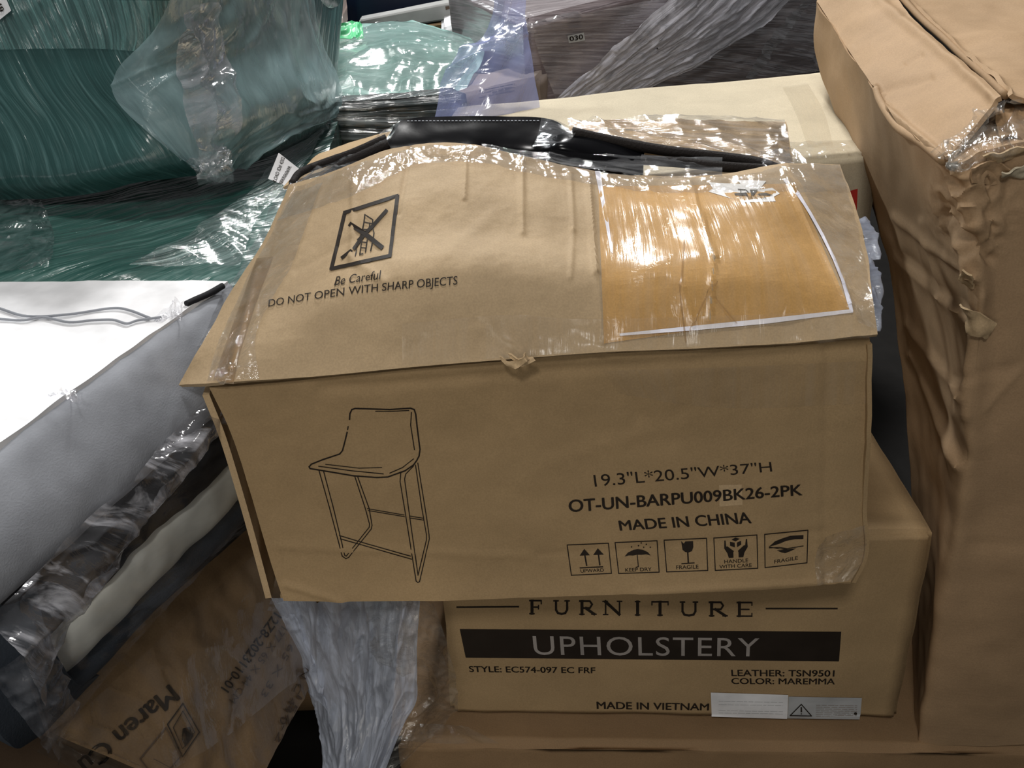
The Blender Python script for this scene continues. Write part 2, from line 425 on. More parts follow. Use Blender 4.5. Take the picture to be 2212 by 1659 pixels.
# ------------------------------------------------------------------ sofa carton (FURNITURE / UPHOLSTERY) and the carton under it
sofa = thing('sofa_carton', 'brown sofa carton printed FURNITURE UPHOLSTERY in the middle of the pile', 'carton', (.15, 1.4, .17))
sTR = V(2019, 1150, 1.215); sBR = V(1938, 1556, 1.215); sBL = V(972, 1543, 1.215)
sTL = Vector((sBL.x + .02, 1.215, sTR.z + (sBL.z - sBR.z) * .6))
slp = (sBR.z - sBL.z) / (sBR.x - sBL.x)
zb = sBL.z; back = Vector((0, .39, 0))
sbody = hexa('carton_body', [sTL, sTR, sBR, sBL], [p + back for p in (sTL, sTR, sBR, sBL)], CB, sofa, 26, .008, .004, 5, 3)
Ts = tree_of(sbody)
decal('printed_text', Ts, T2('F', [(1144, 1296), (1169, 1296), (1169, 1326), (1144, 1326)]), INK, sofa)
def serif(ch, x0, x1, y0, y1, parent, T):
    w = 4.2; ms = []
    L = lambda pts, ww=w: ms.append(stroke(pts, ww * 1.3))
    xm = (x0 + x1) / 2; s = 5
    def sf(x, y): L([(x - s, y), (x + s, y)], 2.2)
    if ch == 'F': L([(x0 + 5, y0), (x0 + 5, y1)], 5); L([(x0, y0), (x1, y0)], 2.6); L([(x0 + 5, (y0 + y1) / 2), (x1 - 6, (y0 + y1) / 2)], 2.4); sf(x0 + 5, y1); L([(x1, y0), (x1, y0 + 7)], 2); L([(x1 - 6, (y0 + y1) / 2 - 4), (x1 - 6, (y0 + y1) / 2 + 4)], 2)
    if ch == 'U': L([(x0 + 4, y0), (x0 + 4, y1 - 9), (x0 + 8, y1 - 2), (xm, y1), (x1 - 8, y1 - 2), (x1 - 4, y1 - 9), (x1 - 4, y0)], 3.6); sf(x0 + 4, y0); sf(x1 - 4, y0)
    if ch == 'R': L([(x0 + 5, y0), (x0 + 5, y1)], 5); L([(x0, y0), (x1 - 10, y0), (x1 - 5, y0 + 7), (x1 - 10, y0 + 15), (x0 + 5, y0 + 15)], 3); L([(x0 + 13, y0 + 15), (x1, y1)], 4.4); sf(x0 + 5, y1); sf(x1 - 1, y1)
    if ch == 'N': L([(x0 + 4, y0), (x0 + 4, y1)], 2.6); L([(x0 + 3, y0), (x1 - 4, y1)], 4.6); L([(x1 - 4, y0), (x1 - 4, y1)], 2.6); sf(x0 + 3, y0); sf(x0 + 4, y1); sf(x1 - 4, y0)
    if ch == 'I': L([(xm, y0), (xm, y1)], 5); sf(xm, y0); sf(xm, y1)
    if ch == 'T': L([(xm, y0), (xm, y1)], 5); L([(x0, y0), (x1, y0)], 2.6); L([(x0, y0), (x0, y0 + 7)], 2); L([(x1, y0), (x1, y0 + 7)], 2); sf(xm, y1)
    if ch == 'E': L([(x0 + 5, y0), (x0 + 5, y1)], 5); L([(x0, y0), (x1, y0)], 2.6); L([(x0 + 5, (y0 + y1) / 2), (x1 - 6, (y0 + y1) / 2)], 2.4); L([(x0, y1), (x1, y1)], 2.6); L([(x1, y0), (x1, y0 + 6)], 2); L([(x1, y1), (x1, y1 - 6)], 2)
    return join2(*ms)
bpy.data.objects.remove([o for o in sofa.children if o.name.startswith('printed_text')][0])
XS = [(1144, 1169), (1197, 1229), (1252, 1284), (1304, 1342), (1368, 1386), (1408, 1443), (1470, 1506), (1532, 1567), (1592, 1624)]
ms = [serif(c, a, b, 1297 + (a - 1144) * .009, 1325 + (a - 1144) * .012, sofa, Ts) for c, (a, b) in zip('FURNITURE', XS)]
decal('printed_text', Ts, join2(*ms), INK, sofa)
decal('printed_rule', Ts, stroke([(987, 1311), (1120, 1310)], 3.4), INK, sofa)
decal('printed_rule', Ts, stroke([(1655, 1314), (1808, 1314)], 3.4), INK, sofa)
bar = decal('printed_bar', Ts, rectf([(993, 1358), (1817, 1364), (1812, 1428), (1006, 1420)], 30, 3), INK, sofa)
decal('printed_text', Ts, T2('UPHOLSTERY', [(1150, 1372), (1640, 1377), (1638, 1417), (1154, 1413)], 0, 0, 1.08), GREYINK, sofa, .0016, 'grey lettering')
decal('printed_text', Ts, T2('STYLE: EC574-097 EC FRF', [(1012, 1438), (1286, 1441), (1286, 1454), (1014, 1451)], .025), INK, sofa)
decal('printed_text', Ts, T2('LEATHER: TSN9501', [(1579, 1446), (1803, 1447), (1802, 1461), (1580, 1460)], .025), INK, sofa)
decal('printed_text', Ts, T2('COLOR: MAREMMA', [(1579, 1464), (1804, 1465), (1803, 1478), (1580, 1477)], .025), INK, sofa)
decal('printed_text', Ts, T2('MADE IN VIETNAM', [(1288, 1515), (1532, 1519), (1531, 1534), (1289, 1531)], .03), INK, sofa)
l1 = decal('sticker', Ts, rectf([(1535, 1494), (1702, 1499), (1700, 1553), (1537, 1548)], 24, 8), PAPER, sofa, .0022, 'white sticker with faint small print')
l2 = decal('sticker', Ts, rectf([(1703, 1503), (1861, 1506), (1857, 1554), (1701, 1552)], 24, 8), PAPERg, sofa, .0018, 'grey sticker with a warning triangle')
decal('printed_triangle', Ts, join2(stroke([(1730, 1519), (1752, 1544), (1706, 1543)], 2.2, True), stroke([(1730, 1526), (1730, 1535)], 3), circ(1730, 1539.5, 1.4)), INK, l2, .0028)
random.seed(3)
def smallprint(x0, x1, ys, slope=0, w=1.1):
    ms = []
    for y in ys:
        x = x0
        while x < x1:
            e = min(x1, x + random.uniform(6, 18)); ms.append(stroke([(x, y + (x - x0) * slope), (e, y + (e - x0) * slope)], w)); x = e + random.uniform(2, 4)
    return join2(*ms)
decal('small_print', Ts, smallprint(1762, 1850, [1521, 1525, 1529, 1533, 1537, 1541, 1545], .012), GREYINK, l2, .0028)
decal('small_print', Ts, smallprint(1552, 1690, [1512, 1519, 1532, 1537], .02, .7), PAPERg, l1, .003)
decal('printed_emblem', Ts, join2(circ(1847, 1539, 3.5, 8), rectf([(1843, 1543), (1850, 1543), (1852, 1549), (1841, 1549)], 2, 1)), INK, l2, .0028)

base = thing('bottom_carton', 'dark brown carton at the very bottom under the furniture carton', 'carton', (.1, 1.3, .05))
bz = zb - .006
a = Hz(842, 1606, bz); b = a + Vector((1.25, .0, 0)); b.z = bz + slp * 1.25
q = [a, b, down(b, bz + .04), down(a, bz + .04)]
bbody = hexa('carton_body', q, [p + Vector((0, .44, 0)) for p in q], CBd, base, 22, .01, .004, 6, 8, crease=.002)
sheet('torn_edge', surf([[Hz(853, 1590, bz), Hz(842, 1606, bz), down(Hz(838, 1610, bz), .04), down(Hz(834, 1612, bz), .12)], [Hz(868, 1590, bz), Hz(856, 1612, bz), down(Hz(852, 1616, bz), .04), down(Hz(852, 1618, bz), .12)]], 20, 3), FOAMB, base, .006, 'dark torn cardboard edge')
sheet('tape_strip', displace(surf([[Hz(870, 1565, bz + .003), Hz(960, 1565, bz + .003), Hz(1010, 1570, bz + .003)], [Hz(860, 1600, bz + .003), Hz(960, 1606, bz + .003), Hz(1080, 1606, bz + .003)]], 20, 10), ridged(10, .002)), FILMw, base, 0, 'wrinkled clear tape')

# ------------------------------------------------------------------ stool carton (the big dented one in the middle)
st = thing('stool_carton', 'large dented brown carton in front with a bar stool drawing and torn top', 'carton', (0, 1.2, .6))
FR = [[(452, 838), (640, 824), (860, 800), (1100, 781), (1300, 764), (1500, 756), (1700, 747), (1880, 736)],
      [(505, 950), (690, 943), (890, 933), (1110, 925), (1310, 915), (1500, 906), (1690, 897), (1873, 886)],
      [(553, 1105), (725, 1104), (915, 1100), (1120, 1094), (1315, 1085), (1500, 1076), (1690, 1066), (1872, 1050)],
      [(588, 1225), (745, 1228), (925, 1230), (1120, 1225), (1318, 1215), (1500, 1208), (1690, 1200), (1869, 1190)],
      [(612, 1299), (765, 1300), (935, 1298), (1120, 1292), (1320, 1284), (1500, 1278), (1690, 1272), (1838, 1258)]]
YF = [1.100, 1.108, 1.108, 1.102, 1.09]
G = surf([[(x, y, YF[j]) for x, y in r] for j, r in enumerate(FR)], 150, 80)
def pr(lines):
    """ridges/creases given in photo pixels: (x0,y0,x1,y1,width,amp)"""
    def f(u, v, p):
        x, y = proj(p); s = 0
        for x0, y0, x1, y1, w, a in lines:
            dx, dy = x1 - x0, y1 - y0; l2 = dx * dx + dy * dy; t = ((x - x0) * dx + (y - y0) * dy) / l2
            tc = min(1, max(0, t)); d2 = (x - x0 - tc * dx) ** 2 + (y - y0 - tc * dy) ** 2
            if d2 < 9 * w * w: s += a * math.exp(-d2 / w / w)
        return s
    return f
G = displace(G, both(lumpy(4, .0035, 4), lumpy(22, .0008, 1), pr([(600, 1180, 1150, 1200, 9, .0015), (1150, 1200, 1780, 1150, 8, -.0014), (1790, 760, 1780, 1260, 10, -.0022), (1300, 770, 1380, 900, 14, -.0018), (1180, 1000, 1500, 905, 16, .0012), (1770, 1160, 1770, 1260, 6, .002), (620, 1265, 740, 1300, 8, .003), (1380, 1278, 1800, 1258, 7, .003), (700, 840, 1880, 752, 12, -.003)])))
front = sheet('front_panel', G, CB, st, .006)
PB = [[(386, 832, 1.125), (478, 826, 1.088), (690, 812, 1.088), (900, 792, 1.088), (1100, 776, 1.088), (1290, 762, 1.088), (1500, 753, 1.088), (1700, 741, 1.088), (1896, 722, 1.088)],
      [(436, 745, 1.160), (560, 712, 1.148), (745, 640, 1.148), (900, 596, 1.148), (1080, 590, 1.148), (1290, 606, 1.148), (1500, 598, 1.148), (1700, 600, 1.146), (1884, 640, 1.132)],  # fold row traces a curved shadow edge; its slope stands in for that shadow
      [(495, 640, 1.25), (625, 585, 1.235), (782, 535, 1.235), (920, 500, 1.235), (1085, 500, 1.235), (1270, 515, 1.235), (1490, 512, 1.235), (1690, 505, 1.235), (1872, 545, 1.23)],
      [(562, 535, 1.33), (660, 490, 1.31), (810, 435, 1.31), (950, 405, 1.31), (1120, 420, 1.31), (1295, 440, 1.31), (1500, 440, 1.31), (1700, 425, 1.31), (1850, 455, 1.31)],
      [(628, 402, 1.43), (716, 370, 1.42), (852, 320, 1.42), (1000, 311, 1.42), (1150, 340, 1.42), (1330, 376, 1.42), (1530, 379, 1.42), (1690, 354, 1.42), (1814, 357, 1.42)]]
G = surf(PB, 400, 200, lv=False)
G = displace(G, both(lumpy(7, .003, 12), lumpy(30, .0007, 2), pr([
    (1006, 335, 1003, 430, 5, .003), (1127, 345, 1128, 505, 6, .0035), (1232, 375, 1238, 500, 5, .0025), (1238, 500, 1232, 600, 5, .002), (1271, 385, 1288, 590, 6, .005),
    (1290, 590, 1300, 740, 6, .002), (1490, 395, 1542, 560, 5, .003), (1542, 560, 1532, 690, 5, .0025), (765, 375, 760, 560, 6, .0025), (760, 560, 830, 610, 10, .003),
    (885, 320, 860, 460, 6, -.003), (560, 590, 500, 800, 6, .003), (500, 800, 480, 830, 6, .003), (1700, 390, 1835, 660, 7, .003), (640, 585, 760, 520, 9, -.002),
    (1475, 620, 1500, 720, 5, .002), (1010, 345, 890, 340, 8, -.002), (950, 560, 1060, 470, 14, .0015)])))
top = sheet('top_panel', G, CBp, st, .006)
# side, right, back and bottom walls of the carton
fl_ = [V(474, 850, 1.118), V(512, 950, 1.122), V(556, 1100, 1.122), V(588, 1220, 1.12), V(606, 1290, 1.115)]
sheet('left_panel', surf([[p + Vector((-.013, 0, 0)) for p in fl_], [p + Vector((-.016, .18, .01)) for p in fl_], [p + Vector((-.01, .36, .02)) for p in fl_]], 24, 14), CBe, st, .009)
fr_ = [V(1876, 745, 1.10), V(1871, 900, 1.10), V(1868, 1080, 1.105), V(1866, 1190, 1.10), V(1838, 1258, 1.095)]
sheet('right_panel', displace(surf([fr_, [p + Vector((-.005, .18, 0)) for p in fr_], [p + Vector((-.02, .36, 0)) for p in fr_]], 24, 14), lumpy(8, .004)), CB, st, .006)
sheet('back_panel', surf([[fl_[0] + Vector((-.01, .36, .0)), fr_[0] + Vector((-.02, .36, 0))], [fl_[-1] + Vector((-.01, .36, .0)), fr_[-1] + Vector((-.02, .36, .0))]], 10, 6), CB, st, .006)
sheet('bottom_panel', surf([[fl_[-1] + Vector((0, .0, .004)), fr_[-1] + Vector((0, .0, .004))], [fl_[-1] + Vector((-.01, .36, .004)), fr_[-1] + Vector((-.02, .36, .004))]], 10, 6), CB, st, .006)
# inner flaps behind the opening
G = displace(surf([[(1235, 268, 1.60), (1300, 262, 1.60), (1450, 259, 1.60), (1600, 262, 1.60), (1698, 264, 1.58)], [(1215, 300, 1.54), (1330, 318, 1.53), (1440, 336, 1.53), (1590, 352, 1.53), (1714, 352, 1.52)]], 60, 16), both(ridged(12, .004, .4, 2, 4), lumpy(12, .004)))
bf = sheet('back_flap', G, CBe, st, .005)
G = displace(surf([[(690, 330, 1.62), (762, 304, 1.62), (870, 280, 1.60)], [(610, 402, 1.50), (720, 358, 1.50), (838, 322, 1.50)]], 30, 10), lumpy(12, .004, 5))
lf = sheet('back_flap', G, CBe, st, .005)
tube('foam_edging', [(1236, 286, 1.50), (1330, 306, 1.50), (1440, 326, 1.49), (1560, 340, 1.48), (1640, 352, 1.46), (1702, 376, 1.43)], .0085, FOAMB, st, 8, 'black foam edging strip')
tube('foam_edging', [(630, 396, 1.44), (650, 372, 1.47), (700, 352, 1.50), (760, 332, 1.51), (836, 300, 1.52)], [.005, .008], FOAMB, st, 8, 'black foam edging strip')
tube('foam_edging', [(664, 402, 1.44), (700, 384, 1.46), (750, 352, 1.47), (840, 312, 1.48)], [.005, .009], FOAMB, st, 8, 'black foam edging strip')
tube('foam_edging', [(1385, 345, 1.455), (1480, 352, 1.45), (1560, 360, 1.44), (1660, 366, 1.44)], .008, FOAMB, st, 8, 'black foam edging strip')
Tm = tree_of(front, top)
# ---- print: drawing of a stool
K = 380 / 1370.0
def zp(pts): return [(620 + x * K, 840 + y * K) for x, y in pts]
ms = []
def S(pts, w=2.4, c=False): ms.append(stroke(zp(pts), w, c))
S([(487, 235), (490, 190), (505, 158), (530, 150), (800, 158), (960, 148), (990, 158), (1002, 195), (1012, 290), (1035, 470), (1028, 520), (1010, 555), (985, 590), (920, 635), (785, 684), (700, 688), (520, 675), (180, 618), (172, 604), (190, 584), (280, 548), (410, 505), (432, 478), (450, 410), (468, 335)], 3.0)
S([(472, 315), (476, 290)]); S([(690, 172), (820, 172), (948, 165)], 2); S([(968, 180), (962, 280), (992, 472)], 2)
S([(300, 585), (560, 615), (738, 610)], 1.8); S([(246, 600), (500, 635), (750, 660)], 2); S([(800, 654), (900, 610), (985, 543)], 2)
for off in (0,): 
    S([(250, 637), (330, 920), (430, 1300), (458, 1320), (480, 1310), (655, 1090), (662, 1060), (640, 930), (548, 676)], 2)
    S([(285, 640), (355, 900), (450, 1295), (462, 1300), (640, 1075), (642, 1050), (610, 930), (527, 676)], 2)
    S([(885, 655), (880, 720), (920, 960), (1005, 1495), (1018, 1506), (1032, 1500), (1108, 1165), (1105, 1130), (1080, 960), (1018, 575)], 2)
    S([(985, 598), (925, 660), (915, 700), (950, 960), (1020, 1450), (1085, 1175), (1085, 1130), (1050, 930), (1000, 590)], 2)
    S([(625, 930), (912, 980)], 1.8); S([(632, 945), (915, 993)], 1.8); S([(955, 988), (1060, 1005)], 1.8); S([(955, 1003), (1065, 1020)], 1.8)
    S([(408, 1140), (640, 1210), (962, 1300)], 2); S([(414, 1165), (640, 1230), (970, 1324)], 2)
decal('stool_drawing', Tm, join2(*ms), INK, st)
# ---- print: wording
decal('size_text', Tm, T2('19.3"L*20.5"W*37"H', [(1281, 1024), (1665, 996), (1668, 1018), (1285, 1051)], .0), INK, st)
decal('tape_patch', Tm, rectf([(1553, 1047), (1602, 1046), (1604, 1090), (1554, 1094)], 4, 4), CBe, st, .0006, 'small paler patch')
decal('model_text', Tm, T2('OT-UN-BARPU009BK26-2PK', [(1227, 1079), (1732, 1045), (1733, 1069), (1229, 1106)], .028), INK, st, .0012)
decal('origin_text', Tm, T2('MADE IN CHINA', [(1335, 1124), (1619, 1105), (1624, 1130), (1339, 1146)], .028), INK, st)
def icon(q, fn, cap, capq, cap2=None, capq2=None):
    a, b, c, d = [Vector(p) for p in q]
    m = lambda pts: [tuple((a.lerp(b, u)).lerp(d.lerp(c, u), v)) for u, v in pts]
    g = [stroke(q, 2.1, True)] + fn(m)
    if cap: g.append(T2(cap, m(capq), .01))
    if cap2: g.append(T2(cap2, m(capq2), .01))
    decal('handling_symbol', Tm, join2(*g), INK, st)
Q = lambda pts: [(1200 + x * 580 / 2212, 1130 + y * 580 / 2212) for x, y in pts]
def up(m): return [polyf(m([(.27, .37), (.40, .15), (.52, .37)])), stroke(m([(.395, .3), (.41, .70)]), 3.2), polyf(m([(.60, .37), (.73, .15), (.86, .37)])), stroke(m([(.73, .3), (.735, .70)]), 3.2), stroke(m([(.24, .77), (.80, .77)]), 2.6)]
icon(Q([(95, 178), (435, 163), (460, 412), (130, 428)]), up, 'UPWARD', [(.24, .82), (.82, .82), (.82, .93), (.24, .93)])
def um(m): return [polyf(m([(.19, .46), (.28, .34), (.42, .26), (.52, .24), (.64, .27), (.76, .35), (.82, .46), (.72, .42), (.60, .43), (.50, .42), (.40, .44), (.30, .43)])), stroke(m([(.5, .4), (.5, .80), (.44, .82)]), 2)] + [circ(*m([(u, v)])[0], 1.7, 6) for u, v in ((.38, .16), (.55, .13), (.62, .05), (.74, .10), (.67, .19), (.83, .20))]
icon(Q([(490, 158), (835, 142), (853, 402), (520, 413)]), um, 'KEEP DRY', [(.17, .84), (.82, .84), (.82, .95), (.17, .95)])
def gl_(m): return [polyf(m([(.40, .05), (.46, .14), (.42, .20), (.50, .07), (.68, .07), (.68, .26), (.64, .38), (.56, .42), (.48, .40), (.42, .33)])), stroke(m([(.54, .4), (.54, .74)]), 3.2), stroke(m([(.38, .76), (.68, .75)]), 2.4)]
icon(Q([(893, 138), (1243, 122), (1253, 388), (915, 400)]), gl_, 'FRAGILE', [(.24, .81), (.78, .81), (.78, .93), (.24, .93)])
def ha(m): return [polyf(m([(.41, .09), (.50, .03), (.60, .08), (.50, .15)])), polyf(m([(.37, .15), (.48, .19), (.48, .33), (.37, .27)])), polyf(m([(.53, .19), (.63, .14), (.63, .26), (.53, .33)])), polyf(m([(.24, .10), (.27, .10), (.28, .28), (.44, .47), (.44, .64), (.33, .64), (.30, .50), (.23, .34)])), polyf(m([(.77, .10), (.74, .10), (.72, .28), (.56, .47), (.56, .64), (.67, .64), (.70, .50), (.78, .34)])), stroke(m([(.30, .30), (.44, .45)]), 2.6), stroke(m([(.70, .30), (.56, .45)]), 2.6)]
icon(Q([(1303, 120), (1658, 95), (1665, 370), (1315, 388)]), ha, 'HANDLE', [(.22, .69), (.78, .69), (.78, .80), (.22, .80)], 'WITH CARE', [(.10, .84), (.86, .84), (.86, .95), (.10, .95)])
def fe(m): return [polyf(m([(.10, .38), (.24, .24), (.40, .18), (.60, .12), (.90, .14), (.90, .26), (.70, .24), (.50, .26), (.36, .32), (.22, .36)])), stroke(m([(.10, .42), (.35, .44), (.52, .50), (.90, .47)]), 1.8), stroke(m([(.10, .39), (.34, .48), (.52, .52)]), 1.6), polyf(m([(.28, .52), (.74, .52), (.62, .58), (.48, .63), (.40, .60)]))]
icon(Q([(1722, 90), (2078, 55), (2070, 325), (1725, 365)]), fe, 'FRAGILE', [(.22, .80), (.78, .76), (.78, .87), (.22, .91)])
# ---- print on the sloping panel
K2 = 220 / 1659.0
def z2(pts): return [(680 + x * K2, 400 + y * K2) for x, y in pts]
ms = [stroke(z2([(495, 455), (1345, 185), (1230, 1160), (275, 1370)]), 7.5, True)]
ms += [stroke(z2([(1170, 425), (950, 670), (820, 800), (640, 1040)]), 7.5), stroke(z2([(590, 1080), (450, 1190)]), 6.5), stroke(z2([(590, 650), (820, 800), (1095, 1020)]), 10)]
for l in ([(820, 490), (950, 570), (945, 640), (805, 610), (820, 490)], [(805, 610), (780, 740)], [(900, 625), (890, 720)], [(890, 720), (950, 710), (970, 790), (945, 930), (915, 1080)], [(770, 900), (735, 1140), (790, 1130)], [(860, 900), (830, 1100)], [(770, 935), (850, 945)], [(755, 1030), (840, 1035)], [(680, 1010), (680, 1090), (655, 1160)], [(780, 740), (740, 860), (700, 900)], [(790, 730), (890, 735)]):
    ms.append(stroke(z2(l), 2.4))
decal('warning_symbol', Tm, join2(*ms), INK, st, .0014)
decal('warning_text', Tm, T2('Be Careful', [(726, 600), (824, 586), (825, 603), (723, 619)], 0, .18), INK, st, .002)
def curved(s, pts, h, bold=0, shear=0):
    """wording bent along a line of photo points (baseline)"""
    vs, fs = text_mesh(s, 1, bold, shear); x0 = min(v[0] for v in vs); x1 = max(v[0] for v in vs); y1 = max(v[1] for v in vs)
    P = [Vector((p[0], p[1], 0)) for p in pts]; out = []
    for x, y in vs:
        t = (x - x0) / (x1 - x0); q = cr(P, t); hh = h[0] + (h[1] - h[0]) * t; out.append((q.x, q.y - y / y1 * hh))
    return out, fs
decal('warning_text', Tm, curved('DO NOT OPEN WITH SHARP OBJECTS', [(581, 664), (680, 648), (790, 633), (890, 623), (988, 615)], (15, 18), 0, .06), INK, st, .0016)
# orange envelope with torn white rim, carton label
env = decal('document_pouch', Tm, rectf([(1292, 404), (1716, 398), (1836, 668), (1304, 742)], 60, 36), CBo, st, .0010, 'orange-tinted document pouch')
decal('torn_rim', Tm, join2(polyf([(1338, 721), (1500, 704), (1660, 688), (1838, 668), (1842, 676), (1660, 699), (1500, 714), (1338, 726)])), TEARW, env, .0020, 'white torn rim')
decal('torn_rim', Tm, join2(stroke([(1697, 392), (1722, 420), (1748, 462), (1775, 510), (1800, 562), (1820, 612), (1834, 655), (1838, 672)], 7)), TEARW, env, .0020, 'white torn rim')
decal('torn_rim', Tm, polyf([(1284, 372), (1296, 372), (1305, 430), (1314, 480), (1323, 550), (1318, 545), (1308, 490), (1298, 440)]), TEARW, env, .0020, 'white torn rim')
lab = decal('label_scrap', Tm, polyf([(1531, 396), (1600, 400), (1594, 391), (1655, 393), (1640, 412), (1668, 408), (1684, 420), (1671, 427), (1675, 437), (1610, 439), (1570, 428), (1530, 416), (1540, 410)]), PAPER, st, .0016, 'torn white label scrap')
decal('label_print', Tm, join2(polyf([(1586, 421), (1612, 419), (1616, 425), (1588, 424)]), polyf([(1620, 413), (1637, 413), (1632, 419), (1628, 425), (1622, 425), (1622, 419)]), polyf([(1634, 424), (1640, 421), (1655, 420), (1670, 425)]), stroke([(1594, 412), (1610, 413)], 2), stroke([(1600, 414), (1600, 419)], 1.6), stroke([(1612, 414), (1617, 419)], 1.6), T2('SL-PERGOLA', [(1597, 427), (1655, 427), (1655, 432), (1597, 432)])), INK, lab, .0024)
# tapes and film on the carton
drape('clear_tape', Tm, [[(640, 408), (790, 355), (900, 322), (1040, 322), (1200, 358), (1400, 386), (1600, 384), (1700, 362), (1812, 362)], [(600, 480), (780, 420), (900, 360), (1040, 358), (1200, 392), (1400, 418), (1600, 420), (1730, 420), (1835, 420)]], 150, 14, FILMw, st, .003, ridged(16, .003, R(90), 1.5, 3))
drape('clear_tape', Tm, [[(1278, 388), (1500, 388), (1700, 388)], [(1290, 560), (1560, 560), (1790, 560)], [(1300, 742), (1560, 716), (1840, 680)]], 90, 50, TAPE, st, .0028, ridged(7, .0007, R(80), .6, 8))
drape('clear_tape', Tm, [[(1700, 360), (1812, 362)], [(1760, 470), (1850, 500)], [(1830, 640), (1880, 640)], [(1850, 700), (1892, 716)]], 24, 70, FILMw, st, .004, ridged(14, .004, R(30), 1, 5))
drape('clear_tape', Tm, [[(870, 700), (1100, 680), (1300, 690), (1880, 672)], [(870, 790), (1100, 772), (1300, 760), (1880, 730)]], 130, 16, TAPE, st, .003, ridged(13, .003, R(90), 1, 15))
drape('brown_tape', Tm, [[(556, 560), (592, 556)], [(520, 660), (560, 640)], [(480, 770), (520, 760)], [(462, 822), (505, 826)]], 8, 40, TAPEb, st, .002, None)
drape('clear_tape', Tm, [[(640, 420), (700, 400)], [(540, 600), (640, 560)], [(470, 760), (560, 720)], [(450, 826), (560, 820)]], 20, 60, FILMw, st, .004, ridged(12, .003, R(20), 1, 25))
drape('clear_tape', Tm, [[(1775, 1160), (1866, 1130)], [(1760, 1210), (1868, 1190)], [(1765, 1262), (1838, 1250)]], 24, 20, FILMw, st, .003, ridged(18, .003, .4, 1, 35))
drape('clear_tape', Tm, [[(1300, 800), (1560, 792), (1875, 778)], [(1340, 850), (1560, 880), (1872, 870)]], 50, 24, TAPE, st, .0015, None)
# ragged curls along the front edge
for pts in ([(1078, 770, 1.083), (1105, 782, 1.075), (1132, 772, 1.07), (1140, 760, 1.083)], [(1095, 765, 1.083), (1120, 778, 1.072), (1150, 770, 1.08)]):
    top_ = [V(*p) for p in pts]; bot = [p + Vector((.003, -.002, -.005 - .004 * (k % 2))) for k, p in enumerate(top_)]
    sheet('torn_curl', displace(surf([top_, bot], 14, 5), lumpy(60, .004)), CBe, st, .002)
# film stretched over the flaps and the left edge
bigT = tree_of(front, top, bf, lf)
sheet('stretch_film', displace(surf([[(1225, 262, 1.585), (1300, 256, 1.59), (1450, 252, 1.59), (1600, 256, 1.58), (1695, 258, 1.57)], [(1235, 278, 1.54), (1360, 292, 1.54), (1480, 300, 1.53), (1600, 308, 1.52), (1705, 318, 1.51)], [(1250, 292, 1.50), (1400, 322, 1.50), (1540, 340, 1.49), (1640, 350, 1.47), (1712, 372, 1.44)]], 110, 30), ridged(9, .007, R(25), 2, 2)), FILM, st, 0)
sheet('stretch_film', displace(surf([[(836, 284, 1.56), (872, 258, 1.55)], [(740, 332, 1.53), (800, 345, 1.46)], [(650, 372, 1.49), (720, 372, 1.42)], [(622, 396, 1.44), (640, 408, 1.42)]], 30, 60), ridged(12, .005, R(60), 2, 7)), FILM, st, 0)
sheet('stretch_film', displace(surf([[(1040, 312, 1.42), (1200, 330, 1.44), (1400, 338, 1.45), (1560, 342, 1.46)], [(1040, 318, 1.41), (1200, 352, 1.41), (1400, 382, 1.41), (1560, 380, 1.41)]], 90, 10), ridged(11, .003, R(0), 3, 17)), FILM, st, 0)
sheet('stretch_film', displace(surf([[(1640, 335, 1.47), (1705, 318, 1.50), (1740, 345, 1.46)], [(1650, 372, 1.43), (1712, 372, 1.42), (1752, 392, 1.40)], [(1690, 400, 1.39), (1735, 402, 1.385), (1762, 420, 1.38)]], 40, 30), ridged(18, .009, R(40), 1, 27)), FILM, st, 0)
sheet('stretch_film', displace(surf([[(640, 398, 1.43), (628, 402, 1.43), (600, 420, 1.45)], [(560, 560, 1.33), (548, 558, 1.335), (520, 575, 1.35)], [(505, 640, 1.26), (490, 640, 1.265), (462, 660, 1.27)], [(440, 745, 1.19), (428, 748, 1.19), (412, 765, 1.20)]], 16, 70), ridged(9, .004, R(90), 2, 9)), FILM, st, 0, 'thin clear film pulled past the left edge')
for r in ([(1868, 470, 1.32), (1895, 505, 1.33), (1900, 560, 1.30)], [(1880, 560, 1.22), (1905, 600, 1.24), (1902, 660, 1.22)], [(1885, 620, 1.16), (1906, 670, 1.17), (1898, 715, 1.15)]):
    a = [V(*p) for p in r]; sheet('foam_scrap', displace(surf([[p + Vector((-.02, .0, .0)) for p in a], a, [p + Vector((-.012, .02, -.01)) for p in a]], 20, 16), ridged(40, .0035)), FILMh, st, 0)
for pts in ([(1545, 610), (1520, 650), (1490, 715)], [(1478, 520), (1470, 640), (1480, 740)], [(1540, 640), (1590, 700)]):
    drape('tape_wrinkle', Tm, [[(x - 2, y) for x, y in pts], [(x + 2, y) for x, y in pts]], 20, 2, TAPEb, st, .005, None)

